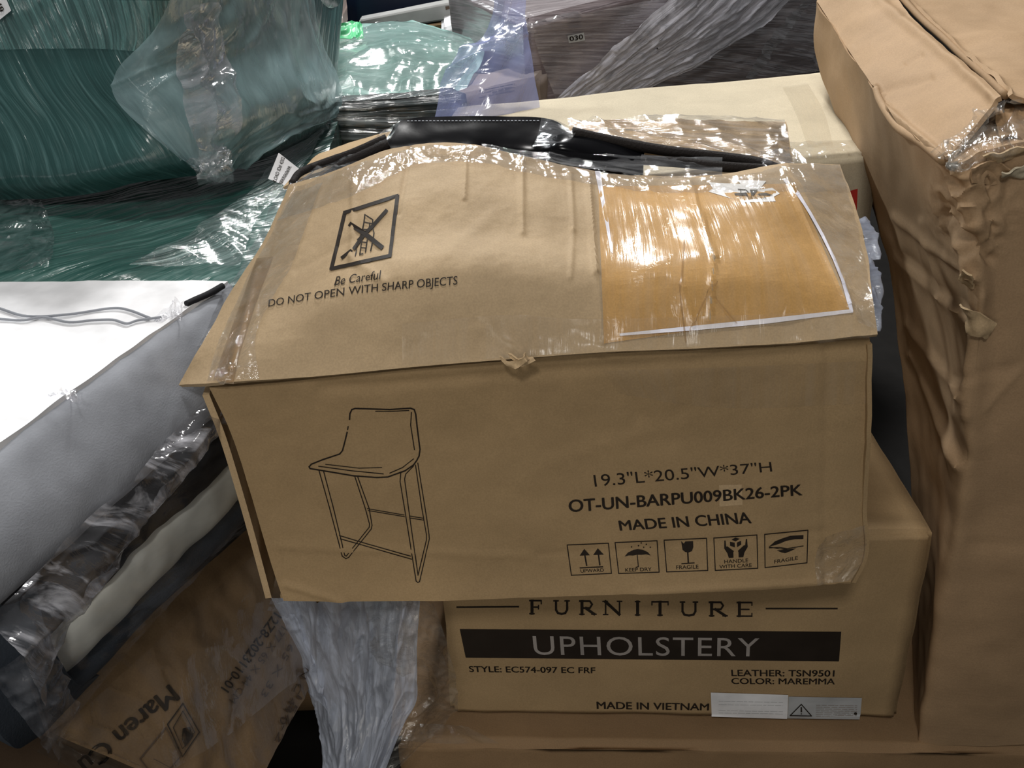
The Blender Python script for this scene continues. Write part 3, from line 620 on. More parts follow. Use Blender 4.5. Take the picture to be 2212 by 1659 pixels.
# ------------------------------------------------------------------ the stool inside
so = thing('bar_stool', 'glossy black stool seat poking out of the torn carton top', 'stool', (0, 1.55, .9))
r0 = [(838, 296, 1.52), (874, 256, 1.56), (1000, 252, 1.56), (1176, 254, 1.56), (1242, 286, 1.50), (1330, 303, 1.50), (1392, 325, 1.50)]
r1 = [(808, 345, 1.47), (842, 330, 1.49), (1000, 322, 1.50), (1150, 326, 1.50), (1210, 318, 1.465), (1330, 352, 1.46), (1390, 366, 1.46)]
r2 = [(x, y + 60, Y) for x, y, Y in r1]
G = displace(surf([r0, r1, r2], 90, 40, lu=False), lumpy(9, .002, 3))
seat = sheet('seat_shell', G, BLACK, so, Vector((0, .05, -.03)))
Tq = tree_of(seat)
ms = join2(*[stroke([(880 + 8 * k, 262 - .02 * k), (884 + 8 * k, 262 - .02 * k)], 1.2) for k in range(36)])
decal('stitching', Tq, ms, GREY, so, .001)
sheet('plastic_cover', displace(surf([[(1170, 256, 1.555), (1205, 262, 1.53), (1245, 284, 1.495)], [(1160, 300, 1.52), (1190, 300, 1.50), (1236, 298, 1.48)], [(1150, 318, 1.495), (1185, 314, 1.475), (1225, 306, 1.465)]], 20, 14), ridged(10, .002)), FILM, so, 0)
sheet('plastic_cover', displace(surf([[(1180, 322, 1.44), (1250, 330, 1.44), (1330, 340, 1.44), (1388, 346, 1.44)], [(1190, 345, 1.43), (1260, 352, 1.43), (1330, 362, 1.43), (1388, 368, 1.43)]], 40, 8), ridged(10, .002, 0, 4)), BLACK, so, .001)

# ------------------------------------------------------------------ loose film bunched below the stool carton
lf_ = thing('stretch_film_bunch', 'pale blue-white bunch of loose stretch film hanging beside the furniture carton', 'plastic film', (-.2, 1.15, .2))
G = surf([[(604, 1288, 1.22), (700, 1288, 1.20), (800, 1288, 1.18), (905, 1288, 1.16)], [(632, 1400, 1.22), (715, 1400, 1.19), (800, 1400, 1.17), (902, 1400, 1.15)],
          [(668, 1500, 1.20), (735, 1500, 1.17), (800, 1505, 1.15), (905, 1500, 1.13)], [(695, 1590, 1.17), (745, 1590, 1.14), (800, 1590, 1.12), (868, 1575, 1.11)], [(708, 1700, 1.12), (745, 1700, 1.10), (780, 1700, 1.08), (822, 1690, 1.08)]], 130, 150)
sheet('film_folds', displace(G, both(ridged(15, .016, 0, .22, 2, .3), ridged(42, .004, .1, .3, 9, .4))), FILMh, lf_, 0)
G = surf([[(790, 1296, 1.16), (870, 1290, 1.16), (935, 1296, 1.165)], [(800, 1400, 1.16), (880, 1400, 1.15), (968, 1400, 1.17)], [(850, 1490, 1.15), (910, 1490, 1.14), (985, 1495, 1.17)], [(800, 1600, 1.12), (880, 1580, 1.12), (960, 1560, 1.16)], [(740, 1700, 1.09), (780, 1700, 1.08), (830, 1690, 1.08)]], 100, 130)
sheet('film_sheet', displace(G, both(ridged(20, .007, .5, .8, 12, .6), lumpy(10, .008))), FILMw, lf_, 0, 'clearer crinkled film round the carton corner')
G = surf([[(590, 1285, 1.23), (640, 1290, 1.22)], [(600, 1330, 1.22), (665, 1380, 1.21)], [(640, 1420, 1.21), (700, 1470, 1.18)], [(668, 1490, 1.19), (705, 1540, 1.16)]], 30, 60)
sheet('film_sheet', displace(G, ridged(18, .01, .9, .4, 22, .5)), FILMh, lf_, 0)

# ------------------------------------------------------------------ mattresses on the left
zt = V(492, 606, 1.31).z  # height of the white top
A = V(492, 606, 1.31); Nn = Hz(128, 1602, zt - .36); Nn = Vector((Nn.x, Nn.y, zt))
B0 = Hz(0, 958, zt)
e = (A - B0).normalized(); n_ = Vector((e.y, -e.x, 0))
Nn = B0 - e * .12
Lm = lambda s, d, o=0: A + (Nn - A) * s + Vector((0, 0, -d)) + n_ * o
mt = thing('mattress', 'white-topped mattress with grey side border, on top of the left stack', 'mattress', (-.6, 1.1, zt - .15))
leftv = Vector((-.75, .04, 0))
rows = [[Lm(0, 0) + leftv + Vector((0, .02, 0)), Lm(.5, 0) + leftv, Lm(1, 0) + leftv], [Lm(0, 0) + leftv * .5 + Vector((0, .01, .012)), Lm(.5, 0) + leftv * .5 + Vector((0, 0, .012)), Lm(1, 0) + leftv * .5 + Vector((0, 0, .01))], [Lm(0, 0), Lm(.5, -.002), Lm(1, 0)]]
mtop = sheet('top_panel', displace(surf(rows, 70, 60), lumpy(7, .003)), WHITE, mt, Vector((0, 0, -.02)), 'white quilted top')
SS = (0, .25, .5, .75, 1)
rows = [[Lm(s, .003, -.002) for s in SS], [Lm(s, .02, .018) for s in SS], [Lm(s, .075, .045) for s in SS], [Lm(s, .125, .05) for s in SS], [Lm(s, .15, .02) for s in SS]]
mside = sheet('side_border', displace(surf(rows, 110, 40), both(lumpy(5, .003), ridged(14, .0008, R(70), 1, 3))), GREY, mt, Vector((-.3, .02, 0)), 'grey fabric side border')
m2 = thing('mattress', 'dark mattress with an off-white band around its side, under the white one', 'mattress', (-.6, 1.1, zt - .3))
rows = [[Lm(s, .145, .004) for s in (0, .5, 1)], [Lm(s, .17, .020) for s in (0, .5, 1)], [Lm(s, .235, .018) for s in (0, .5, 1)], [Lm(s, .25, .006) for s in (0, .5, 1)]]
sheet('side_border', displace(surf(rows, 110, 40), lumpy(9, .006)), DARKF, m2, Vector((-.3, .02, 0)), 'charcoal side border')
rows = [[Lm(s, .245, .004) for s in (-.05, .5, .86, .93)], [Lm(s, .262, .016) for s in (-.05, .5, .88, .97)], [Lm(s, .30, .018) for s in (-.05, .5, .88, .97)], [Lm(s, .322, .004) for s in (-.05, .5, .86, .92)]]
sheet('light_band', displace(surf(rows, 110, 30), lumpy(9, .004)), BANDW, m2, Vector((-.3, .02, 0)), 'off-white band')
rows = [[Lm(s, .318, .003) for s in (-.05, .5, .90)], [Lm(s, .335, .016) for s in (-.05, .5, .93)], [Lm(s, .352, .012) for s in (-.05, .5, .93)], [Lm(s, .362, -.004) for s in (-.05, .5, .90)]]
sheet('bottom_piping', displace(surf(rows, 110, 14), lumpy(9, .003)), BLUEF, m2, Vector((-.3, .02, 0)), 'dark blue-grey piping')
e2 = -n_
rows = [[Lm(1, .15, .01) + e2 * s for s in (0, .1, .3, .6)], [Lm(1, .2, .03) - e * .03 + e2 * s for s in (0, .1, .3, .6)], [Lm(1, .3, .03) - e * .03 + e2 * s for s in (0, .1, .3, .6)], [Lm(.94, .37, .0) + e2 * s for s in (0, .1, .3, .6)]]
sheet('end_border', displace(surf(rows, 60, 40), lumpy(9, .006, 8)), BLUEF, m2, e * .1, 'blue-grey end border')
Tmt = tree_of(mtop, mside)
for a in ([(0, 671), (60, 688), (150, 684), (240, 671), (280, 675), (325, 692)], [(0, 694), (50, 697), (95, 690), (150, 701), (200, 697), (245, 696), (275, 704), (300, 697), (350, 690)]):
    P = [hit(Tmt, x, y, .0035) or V(x, y, 1.2) for x, y in a]; tube('quilt_seam', P, .0018, GREY, mt, 6, 'grey wavy seam tape')
sheet('plastic_scrap', displace(surf([[V(335, 700, 1.20), V(376, 648, 1.225), V(392, 655, 1.225)], [V(345, 702, 1.19), V(372, 690, 1.20), V(398, 688, 1.20)]], 16, 10), ridged(40, .01)), FILMc, mt, 0)
sheet('plastic_scrap', displace(surf([[V(105, 860, 1.01), V(140, 836, 1.03), V(150, 848, 1.03)], [V(110, 866, 1.0), V(150, 862, 1.01), V(178, 868, 1.01)]], 16, 8), ridged(40, .01)), FILMc, mt, 0)
tube('black_handle', [(402, 657, 1.235), (425, 646, 1.25), (452, 634, 1.27), (482, 617, 1.29)], .0045, DARKF, mt, 8, 'black strap handle')
FO = both(ridged(9, .020, R(70), .45, 4, .4), ridged(26, .005, R(60), .5, 14, .6))
def mfilm(rows_, nu=90, nv=70, f=FO, m=FILMc, nm='plastic_bag'):
    return sheet(nm, displace(surf([[Lm(s, d, o) for s, d, o in r] for r in rows_], nu, nv), f), m, m2, 0)
BAG = film('bag_folds_film', (.9, .9, .97), .85, R(60), (8, 26), .42, .12, 1.0, .05, .006, .50, .72)
mfilm([[(-.02, .09, .050), (.3, .095, .055), (.6, .105, .06), (.85, .11, .065), (1.02, .11, .075)], [(-.02, .115, .065), (.3, .125, .07), (.6, .145, .08), (.85, .155, .085), (1.04, .165, .10)], [(-.02, .135, .04), (.3, .145, .045), (.6, .162, .05), (.85, .195, .06), (1.02, .24, .09)]], 170, 60, FO, BAG)
mfilm([[(-.02, .14, .045), (.3, .16, .035), (.6, .19, .035), (.9, .21, .04), (1.0, .22, .07)], [(-.02, .22, .03), (.3, .24, .03), (.6, .27, .03), (.9, .30, .03), (1.0, .31, .06)], [(-.02, .32, .025), (.3, .34, .025), (.6, .35, .025), (.9, .36, .03), (1.0, .37, .05)]], 130, 60, ridged(8, .006, R(40), .5, 44, .6), film('thin_bag_film', (.7, .75, .85), .10, R(20), (8, 40), .3, .12, .8, .02))
mfilm([[(.90, .22, .03), (.97, .20, .045), (1.03, .2, .04)], [(.89, .28, .04), (.95, .28, .055), (1.02, .28, .05)], [(.88, .34, .03), (.93, .35, .04), (.99, .36, .04)]], 50, 60, ridged(22, .010, R(80), .3, 54, .4), film('end_bag_film', (.75, .78, .88), .28, R(80), (10, 30), .35, .12, 1.0, .03))

# ------------------------------------------------------------------ film-wrapped carton below the mattresses
cm = thing('wrapped_carton', 'dim brown film-wrapped carton with upside-down shipping print, bottom left', 'carton', (-.45, 1, .2))
q = [V(60, 1560, .86), V(560, 1120, 1.32), V(672, 1478, 1.20), V(520, 1760, .93)]
G = surf([[q[0], q[1]], [q[0].lerp(q[3], .42) + Vector((.012, -.012, .012)), q[1].lerp(q[2], .42) + Vector((.012, -.012, .012))], [q[3], q[2]]], 90, 60)
cb_ = sheet('carton_body', displace(G, both(lumpy(7, .006), ridged(6, .003, .5, 1, 3))), cardboard('cardboard_film_covered', (.22, .145, .08), .2, coat=.6), cm, Vector((-.22, .16, -.10)))
Tc = tree_of(cb_)
def dirtext(s, p0, p1, up_, bold=0):
    p0 = Vector(p0); p1 = Vector(p1); up_ = Vector(up_); vs, fs = text_mesh(s, 1, bold); return quadmap(vs, [p0 + up_, p1 + up_, p1, p0]), fs
decal('shipping_text', Tc, dirtext('Maren Cu', (362, 1478), (165, 1644), (27, 32), .03), INK, cm, .002)
decal('shipping_text', Tc, dirtext('12Z8-2023110-01', (590, 1322), (474, 1486), (17, 12), .02), INK, cm, .002)
decal('shipping_text', Tc, dirtext('177 X 65 X 44 CM', (606, 1352), (492, 1512), (13, 9)), INKg, cm, .002)
decal('shipping_text', Tc, dirtext('65 X 33', (622, 1390), (560, 1500), (12, 8)), INKg, cm, .002)
decal('shipping_text', Tc, dirtext('157-2', (640, 1500), (590, 1600), (11, 8)), INKg, cm, .002)
decal('shipping_text', Tc, dirtext('N C 44 0', (655, 1440), (600, 1560), (12, 8)), INKg, cm, .002)
dm = [(393, 1520), (428, 1582), (392, 1635), (360, 1565)]
decal('diamond_symbol', Tc, join2(stroke(dm, 2.5, True), stroke([(372, 1572), (393, 1536), (418, 1582), (392, 1618)], 1.5, True), polyf([(392, 1574), (408, 1570), (416, 1590), (398, 1614), (390, 1598)])), INK, cm, .002)
decal('diamond_symbol', Tc, join2(stroke([(356, 1572), (388, 1634), (340, 1690), (300, 1640)], 2.5, True), stroke([(330, 1640), (368, 1660)], 1.6)), INKg, cm, .002)
drape('plastic_wrap', Tc, [[(80, 1620), (300, 1420), (590, 1160)], [(160, 1660), (380, 1490), (640, 1290)], [(300, 1700), (470, 1600), (665, 1440)]], 120, 70, film('crinkled_wrap', (.75, .72, .68), .08, R(50), (9, 22), .16, .08, .9, .01), cm, .006, ridged(12, .006, R(40), .6, 5, .7), 0, None, 1.0)
drape('plastic_wrap', Tc, [[(555, 1180), (600, 1200)], [(575, 1260), (612, 1270)], [(560, 1320), (625, 1330)]], 24, 50, FILMw, cm, .012, ridged(24, .008, R(70), .6, 5, .7), 0, None, 1.2)

# ------------------------------------------------------------------ teal wrapped pieces
tb = thing('wrapped_ottoman', 'large dark teal piece wrapped in stretch film, top left corner', 'wrapped furniture', (-.7, 1.8, 1.0))
rows = [[(-260, -160, 1.80), (150, -160, 1.70), (330, -160, 1.64), (480, -160, 1.78), (610, -160, 2.0), (650, -160, 2.3)],
        [(-260, 130, 1.74), (100, 140, 1.67), (300, 140, 1.61), (430, 110, 1.70), (580, 90, 1.88), (688, 90, 2.2)],
        [(-260, 260, 1.70), (110, 280, 1.64), (325, 260, 1.585), (470, 240, 1.66), (640, 215, 1.85), (724, 213, 2.1)],
        [(-260, 380, 1.68), (80, 385, 1.62), (310, 352, 1.565), (450, 340, 1.62), (605, 305, 1.80), (708, 262, 2.03)],
        [(-260, 420, 1.71), (72, 430, 1.66), (305, 394, 1.61), (448, 374, 1.66), (592, 334, 1.84), (700, 276, 2.05)]]
G = displace(surf(rows, 170, 120), both(lumpy(5, .006, 6), ridged(5, .002, R(50), .5, 3, .5)))
tbody = sheet('body', G, TEAL1, tb, Vector((-.02, .5, .10)))
Tb = tree_of(tbody)
drape('stretch_film', Tb, [[(370, -60), (500, -60), (655, -60)], [(330, 60), (500, 50), (680, 60)], [(255, 160), (470, 160), (722, 200)], [(260, 220), (480, 260), (712, 250)], [(360, 320), (450, 340), (600, 300)], [(440, 368), (460, 368), (540, 345)]], 110, 110, film('milky_film', (.42, .60, .63), .72, R(-65), (7, 26), .14, .18, .9, .42, .006), tb, .010, both(ridged(7, .012, R(60), .5, 31, .5), lumpy(6, .006)))
drape('stretch_film', Tb, [[(380, 0), (440, 0)], [(360, 100), (470, 110)], [(380, 220), (500, 260)], [(400, 300), (470, 320)], [(420, 380), (500, 372)]], 60, 110, FILMc, tb, .022, ridged(16, .014, R(75), .5, 41, .4))
drape('stretch_film', Tb, [[(-40, 0), (180, 0), (360, 0)], [(-40, 60), (180, 60), (330, 70)], [(-40, 108), (180, 105), (300, 110)]], 100, 40, film('ribbed_film', (.25, .50, .48), .8, R(-62), (5, 170), .22, .2, .7, .1), tb, .006, None)
sheet('film_tuft', displace(surf([[(405, 335, 1.60), (450, 320, 1.60), (490, 330, 1.62)], [(412, 360, 1.58), (455, 350, 1.57), (500, 352, 1.60)], [(432, 384, 1.57), (446, 386, 1.56), (505, 362, 1.58)]], 40, 30), ridged(34, .016, R(60), .8, 2, .4)), FILM, tb, 0)
slab = decal('number_label', Tb, rectf([(-60, -60), (18, -4), (34, 24), (-8, 52)], 4, 3) if 0 else polyf([(-60, -30), (-20, -30), (12, -30), (35, 24), (11, 43), (-30, 8)]), PAPER, tb, .012, 'white number label')
decal('label_digits', Tb, dirtext('049', (-3, 0), (12, 30), (11, -7), .02), INK, slab, .0135)
tm = thing('wrapped_sofa', 'dark green film-wrapped piece lying flat under the teal one, left', 'wrapped furniture', (-.6, 1.6, .8))
G = surf([[(-260, 330, 1.98), (200, 330, 1.95), (560, 300, 2.0), (730, 262, 2.1)], [(-260, 440, 1.72), (200, 430, 1.69), (520, 400, 1.72), (690, 395, 1.74)], [(-260, 520, 1.54), (200, 515, 1.52), (480, 500, 1.53), (660, 500, 1.55)], [(-260, 600, 1.40), (200, 586, 1.385), (440, 588, 1.39), (600, 590, 1.40)], [(-260, 660, 1.36), (200, 640, 1.35), (440, 640, 1.35), (600, 640, 1.37)]], 150, 90)
tmb = sheet('body', displace(G, both(lumpy(5, .006, 3), ridged(5, .003, R(-28), .4, 6, .5))), TEAL2, tm, Vector((0, .1, -.40)))
Tmb = tree_of(tmb)
drape('stretch_film', Tmb, [[(600, 350), (640, 330), (700, 285)], [(520, 440), (590, 420), (640, 400)], [(400, 520), (480, 500), (560, 480)], [(280, 585), (420, 585), (520, 585)]], 70, 100, film('teal_streak_film', (.62, .84, .82), .7, R(35), (5, 130), .5, .12, 1.1, .04), tm, .008, ridged(12, .006, R(-40), .25, 8, .5))
drape('stretch_film', Tmb, [[(-40, 440), (40, 435), (90, 440)], [(-40, 520), (60, 510), (120, 520)], [(-40, 590), (60, 590), (110, 588)]], 60, 60, film('teal_clear_film', (.5, .72, .7), .35, R(60), (12, 40), .4, .1, 1.1, .03), tm, .008, ridged(16, .008, R(60), .6, 18, .5))
ls = thing('load_label', 'white LOAD ID paper label behind the stool carton corner', 'label', (-.4, 1.7, 1.0))
G = surf([[(602, 330, 1.62), (648, 366, 1.62)], [(579, 386, 1.58), (624, 404, 1.58)]], 6, 6); lp = sheet('paper', G, PAPER, ls, .0006); Tl = tree_of(lp)
decal('label_text', Tl, dirtext('LOAD ID# 4202', (597, 394), (616, 342), (-8, -4), .01), INK, ls)
decal('label_text', Tl, dirtext('BBRR06069R', (608, 400), (630, 361), (-7, -3.5), .01), INK, ls)

tc = thing('wrapped_cushion', 'pale mint film-wrapped bundle, shiny, behind the black-wrapped box', 'wrapped furniture', (-.3, 2.4, 1.0))
G = surf([[(660, 84, 2.75), (760, 60, 2.8), (870, 52, 2.8), (960, 60, 2.75), (1035, 92, 2.7)], [(660, 120, 2.5), (780, 96, 2.55), (880, 90, 2.55), (980, 98, 2.5), (1045, 120, 2.5)], [(670, 165, 2.32), (780, 155, 2.33), (880, 150, 2.33), (960, 155, 2.3), (1020, 165, 2.3)], [(690, 205, 2.22), (780, 205, 2.2), (880, 205, 2.2), (950, 208, 2.2), (1000, 210, 2.2)], [(700, 232, 2.2), (780, 232, 2.19), (880, 232, 2.19), (950, 234, 2.19), (1000, 236, 2.2)]], 110, 90)
tcb = sheet('body', displace(G, both(lumpy(4, .012, 3), ridged(5, .008, R(10), .6, 6, .5))), TEAL3, tc, Vector((0, .05, -.10)))
Tcb = tree_of(tcb)
drape('stretch_film', Tcb, [[(660, 100), (860, 60), (1040, 100)], [(680, 160), (850, 150), (1010, 160)], [(700, 228), (850, 228), (960, 230)]], 90, 60, film('mint_film', (.7, .92, .88), .5, R(12), (6, 30), .45, .14, 1.0, .05), tc, .012, ridged(8, .008, R(15), .5, 7, .5))
gt = thing('green_tag', 'bright green plastic scrap on top of the mint bundle', 'plastic scrap', (-.4, 2.6, 1.15))
sheet('plastic', displace(surf([[(736, 56, 2.62), (768, 46, 2.64), (782, 52, 2.62)], [(715, 84, 2.56), (750, 82, 2.56), (786, 84, 2.56)]], 20, 14), ridged(20, .008)), plain('green_plastic', (.10, .55, .24), .35), gt, .001)

bk = thing('black_wrapped_box', 'black box under ribbed stretch film between the teal piece and the stool carton', 'box', (-.2, 2.1, .9))
a = V(712, 222, 2.12); a2 = V(1010, 235, 2.12); a2.z = a.z
kb = hexa('box_body', [a, a2, down(a2, .5), down(a, .5)], [p + Vector((-.03, .05, 0)) for p in (a, a2)] + [down(p, .5) + Vector((-.03, .05, 0)) for p in (a2, a)], BLKW, bk, 24, .01, .004, 8, 3)
Tk = tree_of(kb)
drape('film_ribs', Tk, [[(700, 226), (980, 232)], [(712, 350), (980, 352)]], 80, 90, film('rib_film', (.9, .97, 1), .95, 0, (1.2, 42), .6, .1, 1.2, .0, .004, .50, .60), bk, .006, ridged(26, .006, 0, 1, 3, .4) if 0 else (lambda u, v, p: .004 * abs(noise.noise(Vector((u * 3, v * 60, 3)))) * 2))  # white haze lines in the film colour stand in for rib highlights
sheet('film_side', displace(surf([[(690, 245, 2.1), (704, 262, 2.08), (716, 282, 2.06)], [(655, 300, 1.98), (680, 318, 1.96), (712, 340, 1.94)], [(596, 352, 1.86), (640, 372, 1.84), (680, 390, 1.82)]], 40, 50), ridged(12, .006, R(60), .4, 3, .5)), film('teal_side_film', (.55, .75, .75), .6, R(40), (6, 60), .35, .14, .9, .3), bk, 0)

# ------------------------------------------------------------------ blue-tinted film sheet and things behind
sm = thing('small_taupe_carton', 'small taupe carton with red corner print under blue-tinted film', 'carton', (.0, 2.2, .9))
a = V(944, 222, 2.16); b = V(1160, 160, 2.26); c = V(1060, 140, 2.3)
tq = [V(930, 217, 2.15), V(1165, 165, 2.25)]
sb = hexa('carton_body', [tq[0], tq[1], down(tq[1], .4), down(tq[0], .4)], [V(1010, 160, 2.42), V(1200, 130, 2.45), down(V(1200, 130, 2.45), .4), down(V(1010, 160, 2.42), .4)], cardboard('taupe_card', (.33, .27, .24)), sm, 14, .01, .006, 9, 5)
Tsb = tree_of(sb)
decal('red_print', Tsb, rectf([(942, 222), (958, 214), (960, 240), (944, 244)], 3, 3), REDP, sm, .002)
decal('small_print', Tsb, smallprint(1035, 1110, [196, 203, 211], -.2, 2), INKg, sm, .002)
bs = thing('blue_film_sheet', 'translucent blue-violet film sheet draped behind the pale carton', 'plastic film', (.0, 2.1, 1.1))
G = surf([[(1078, -40, 2.22), (1102, -40, 2.2), (1136, -40, 2.2)], [(1052, 62, 2.18), (1085, 60, 2.14), (1136, 50, 2.16)], [(990, 118, 2.14), (1060, 115, 2.08), (1142, 110, 2.12)], [(955, 190, 2.08), (1045, 185, 2.04), (1150, 170, 2.08)], [(938, 262, 2.0), (1040, 262, 1.99), (1165, 240, 2.04)]], 80, 110)
sheet('film', displace(G, both(ridged(7, .012, R(70), .4, 3, .5), lumpy(8, .008))), FILMb, bs, 0)

gc = thing('wrapped_crate', 'dark grey-brown film-wrapped box with number label 030 behind the pale carton', 'box', (.5, 2.6, .9))
a = V(1134, 44, 2.30); b = V(1790, -95, 2.62); b.z = a.z; b = V(1790, -95, 2.62)
b = a + (Hz(1790, -120, a.z) - a)
bb = [p + Vector((-.18, .5, 0)) for p in (a, b)]
gb = hexa('box_body', [a, b, down(b, .6), down(a, .6)], [bb[0], bb[1], down(bb[1], .6), down(bb[0], .6)], BRNW, gc, 26, .014, .005, 6, 13)
Tg = tree_of(gb)
drape('stretch_film', Tg, [[(1140, 50), (1400, 0), (1760, -80)], [(1165, 130), (1450, 90), (1780, 20)], [(1200, 222), (1450, 190), (1790, 150)]], 130, 60, film('dusky_film', (.80, .74, .76), .6, R(-8), (3, 110), .4, .12, .7, .10, .003, .45, .68), gc, .006, ridged(6, .0012, R(-8), 5, 3, .5))
drape('film_bundle', Tg, [[(1490, -60), (1620, -60), (1740, -60)], [(1400, 20), (1540, 20), (1665, 20)], [(1310, 95), (1440, 95), (1560, 95)], [(1235, 165), (1320, 170), (1420, 168)], [(1160, 222), (1230, 225), (1300, 215)]], 60, 150, FILMd if 0 else film('bundle_film', (.90, .90, 1.0), .98, R(90), (5, 90), .45, .16, .8, .5, .004, .36, .62), gc, .03, both(ridged(34, .012, 0, .10, 6, .5), ridged(80, .003, .1, .1, 9, .5)), 0, 'thick diagonal bundle of film')
drape('film_bundle', Tg, [[(1720, 0), (1740, 0)], [(1650, 80), (1672, 90)], [(1600, 165), (1618, 170)]], 10, 60, FILM, gc, .02, ridged(20, .008, R(90), .3, 6, .4), 0, 'thin twisted strand of film')
gl2 = decal('number_label', Tg, rectf([(1221, 76), (1256, 69), (1259, 86), (1224, 92)], 4, 3), PAPERg, gc, .008, 'pale number label')
decal('label_digits', Tg, T2('030', [(1223, 78), (1253, 72), (1254, 83), (1225, 88)], .03), INK, gl2, .0095)

# ------------------------------------------------------------------ pale carton behind the stool carton
pc = thing('pale_carton', 'pale cream-topped long carton right behind the stool carton', 'carton', (.4, 1.8, .8))
p1 = V(1899, 328, 1.64); zc = p1.z; p2 = Hz(1806, 150, zc); p3 = Hz(985, 232, zc)
p4 = p3 + (p1 - p2); p4.z = zc
hh = .42
cbd = hexa('carton_body', [p4, p1, down(p1, hh), down(p4, hh)], [p3, p2, down(p2, hh), down(p3, hh)], CBl, pc, 26, .006, .004, 4, 9)
Tp = tree_of(cbd)
decal('red_print', Tp, rectf([(1834, 412), (1852, 407), (1850, 455), (1832, 462)], 3, 4), REDP, pc, .0015)
drape('clear_tape', Tp, [[(1690, 190), (1745, 182)], [(1720, 250), (1780, 245)], [(1745, 320), (1800, 318)]], 10, 30, TAPE, pc, .002, None)
drape('clear_tape', Tp, [[(1700, 312), (1800, 306), (1896, 302)], [(1700, 342), (1800, 340), (1896, 338)]], 70, 8, FILMw, pc, .003, ridged(20, .003, 0, 2, 4))
drape('clear_tape', Tp, [[(1780, 165), (1808, 165)], [(1830, 250), (1862, 250)], [(1862, 318), (1895, 318)]], 10, 50, TAPE, pc, .002, None)
decal('torn_corner', Tp, polyf([(1857, 275), (1868, 268), (1884, 280), (1890, 290), (1862, 290)]), PAPER, pc, .002)

# ------------------------------------------------------------------ tall carton on the right
tl = thing('tall_carton', 'tall tan carton at the right edge with crushed corner and open flap seam', 'carton', (.6, 1.5, .6))
R0 = [[(1762, 5, 2.0), (1836, 118, 1.70), (1925, 235, 1.42), (2046, 346, 1.17), (2130, 322, 1.15), (2260, 300, 1.14), (2480, 290, 1.12)],
      [(1770, 150, 1.95), (1855, 290, 1.66), (1960, 400, 1.40), (2070, 440, 1.16), (2140, 450, 1.14), (2260, 450, 1.13), (2480, 450, 1.12)],
      [(1880, 430, 1.70), (1935, 510, 1.52), (2010, 570, 1.34), (2100, 620, 1.14), (2160, 630, 1.13), (2270, 630, 1.12), (2480, 630, 1.11)],
      [(1948, 780, 1.52), (1985, 830, 1.42), (2035, 860, 1.29), (2082, 880, 1.14), (2150, 880, 1.13), (2270, 880, 1.12), (2480, 880, 1.11)],
      [(1962, 1020, 1.44), (1990, 1060, 1.37), (2026, 1090, 1.27), (2062, 1110, 1.15), (2140, 1110, 1.14), (2270, 1110, 1.12), (2470, 1110, 1.11)],
      [(1985, 1300, 1.33), (1996, 1320, 1.29), (2012, 1330, 1.23), (2028, 1340, 1.17), (2110, 1345, 1.15), (2260, 1345, 1.13), (2450, 1345, 1.12)],
      [(1975, 1600, 1.22), (1980, 1604, 1.21), (1986, 1606, 1.20), (1994, 1608, 1.185), (2090, 1612, 1.17), (2250, 1606, 1.15), (2440, 1600, 1.13)]]
G = surf(R0, 170, 150)
crumple = lambda u, v, p: (lambda q: .012 * max(0, 1 - ((q[0] - 2110) ** 2 / 110 ** 2 + (q[1] - 440) ** 2 / 150 ** 2)) * (max(0, 1 - abs(noise.noise(p * 22)) * 2.6) + .5 * max(0, 1 - abs(noise.noise(p * 48)) * 2.6) - .5))(proj(p))
G = displace(G, both(lumpy(5, .006, 4), crumple, pr([(1935, 470, 2110, 600, 9, .006), (1940, 560, 2085, 690, 9, .007), (1955, 560, 2095, 680, 16, -.006), (1960, 700, 2080, 860, 8, .006), (1965, 770, 2068, 1010, 8, .007), (1975, 780, 2085, 990, 16, -.007), (1995, 480, 2040, 640, 9, .005), (2100, 560, 2090, 900, 9, .006), (2120, 640, 2070, 900, 10, .004), (2060, 820, 2212, 790, 9, -.003), (2130, 880, 2212, 790, 8, .003), (2050, 460, 2140, 560, 10, -.008), (2060, 480, 2110, 600, 7, .006), (2100, 1180, 2212, 1180, 10, -.002)])))
body = sheet('carton_body', G, CBr, tl, Vector((.12, .35, 0)))
def flap(name, rows, seed, extra=None, th=.006):
    fn = lumpy(6, .007, seed)
    return sheet(name, displace(surf(rows, 70, 90), both(fn, extra) if extra else fn), CBr, tl, th)
f1 = flap('top_flap', [[(1764, 2, 2.0), (1840, -60, 2.0), (1905, -60, 2.0)], [(1838, 116, 1.70), (1905, 60, 1.71), (1965, 30, 1.72)], [(1892, 196, 1.51), (1985, 140, 1.52), (2048, 112, 1.52)], [(1962, 296, 1.32), (2052, 212, 1.34), (2118, 168, 1.35)], [(2048, 346, 1.165), (2108, 280, 1.19), (2168, 214, 1.21)]], 3, pr([(1895, 200, 2010, 170, 8, -.004), (1900, 0, 2150, 215, 12, .008), (1892, 190, 1900, 230, 8, .010), (1990, 120, 1960, 135, 6, -.004), (1850, 100, 1960, 30, 5, -.002), (1905, 230, 2040, 340, 9, .008)]))
f2 = flap('top_flap', [[(1918, -60, 2.0), (2060, -120, 2.1), (2300, -180, 2.3)], [(1985, 20, 1.74), (2150, -30, 1.85), (2400, -100, 2.0)], [(2068, 102, 1.53), (2220, 60, 1.60), (2450, 0, 1.75)], [(2136, 158, 1.36), (2260, 130, 1.42), (2470, 100, 1.50)], [(2184, 212, 1.22), (2260, 220, 1.22), (2480, 240, 1.22)]], 8, pr([(1960, 5, 2180, 205, 7, .006)]))
tube('seam_lip', [(1935, -20, 1.86), (1988, 38, 1.70), (2040, 84, 1.58), (2080, 122, 1.49), (2130, 165, 1.36), (2172, 206, 1.24)], .0055, CBd, tl, 8)
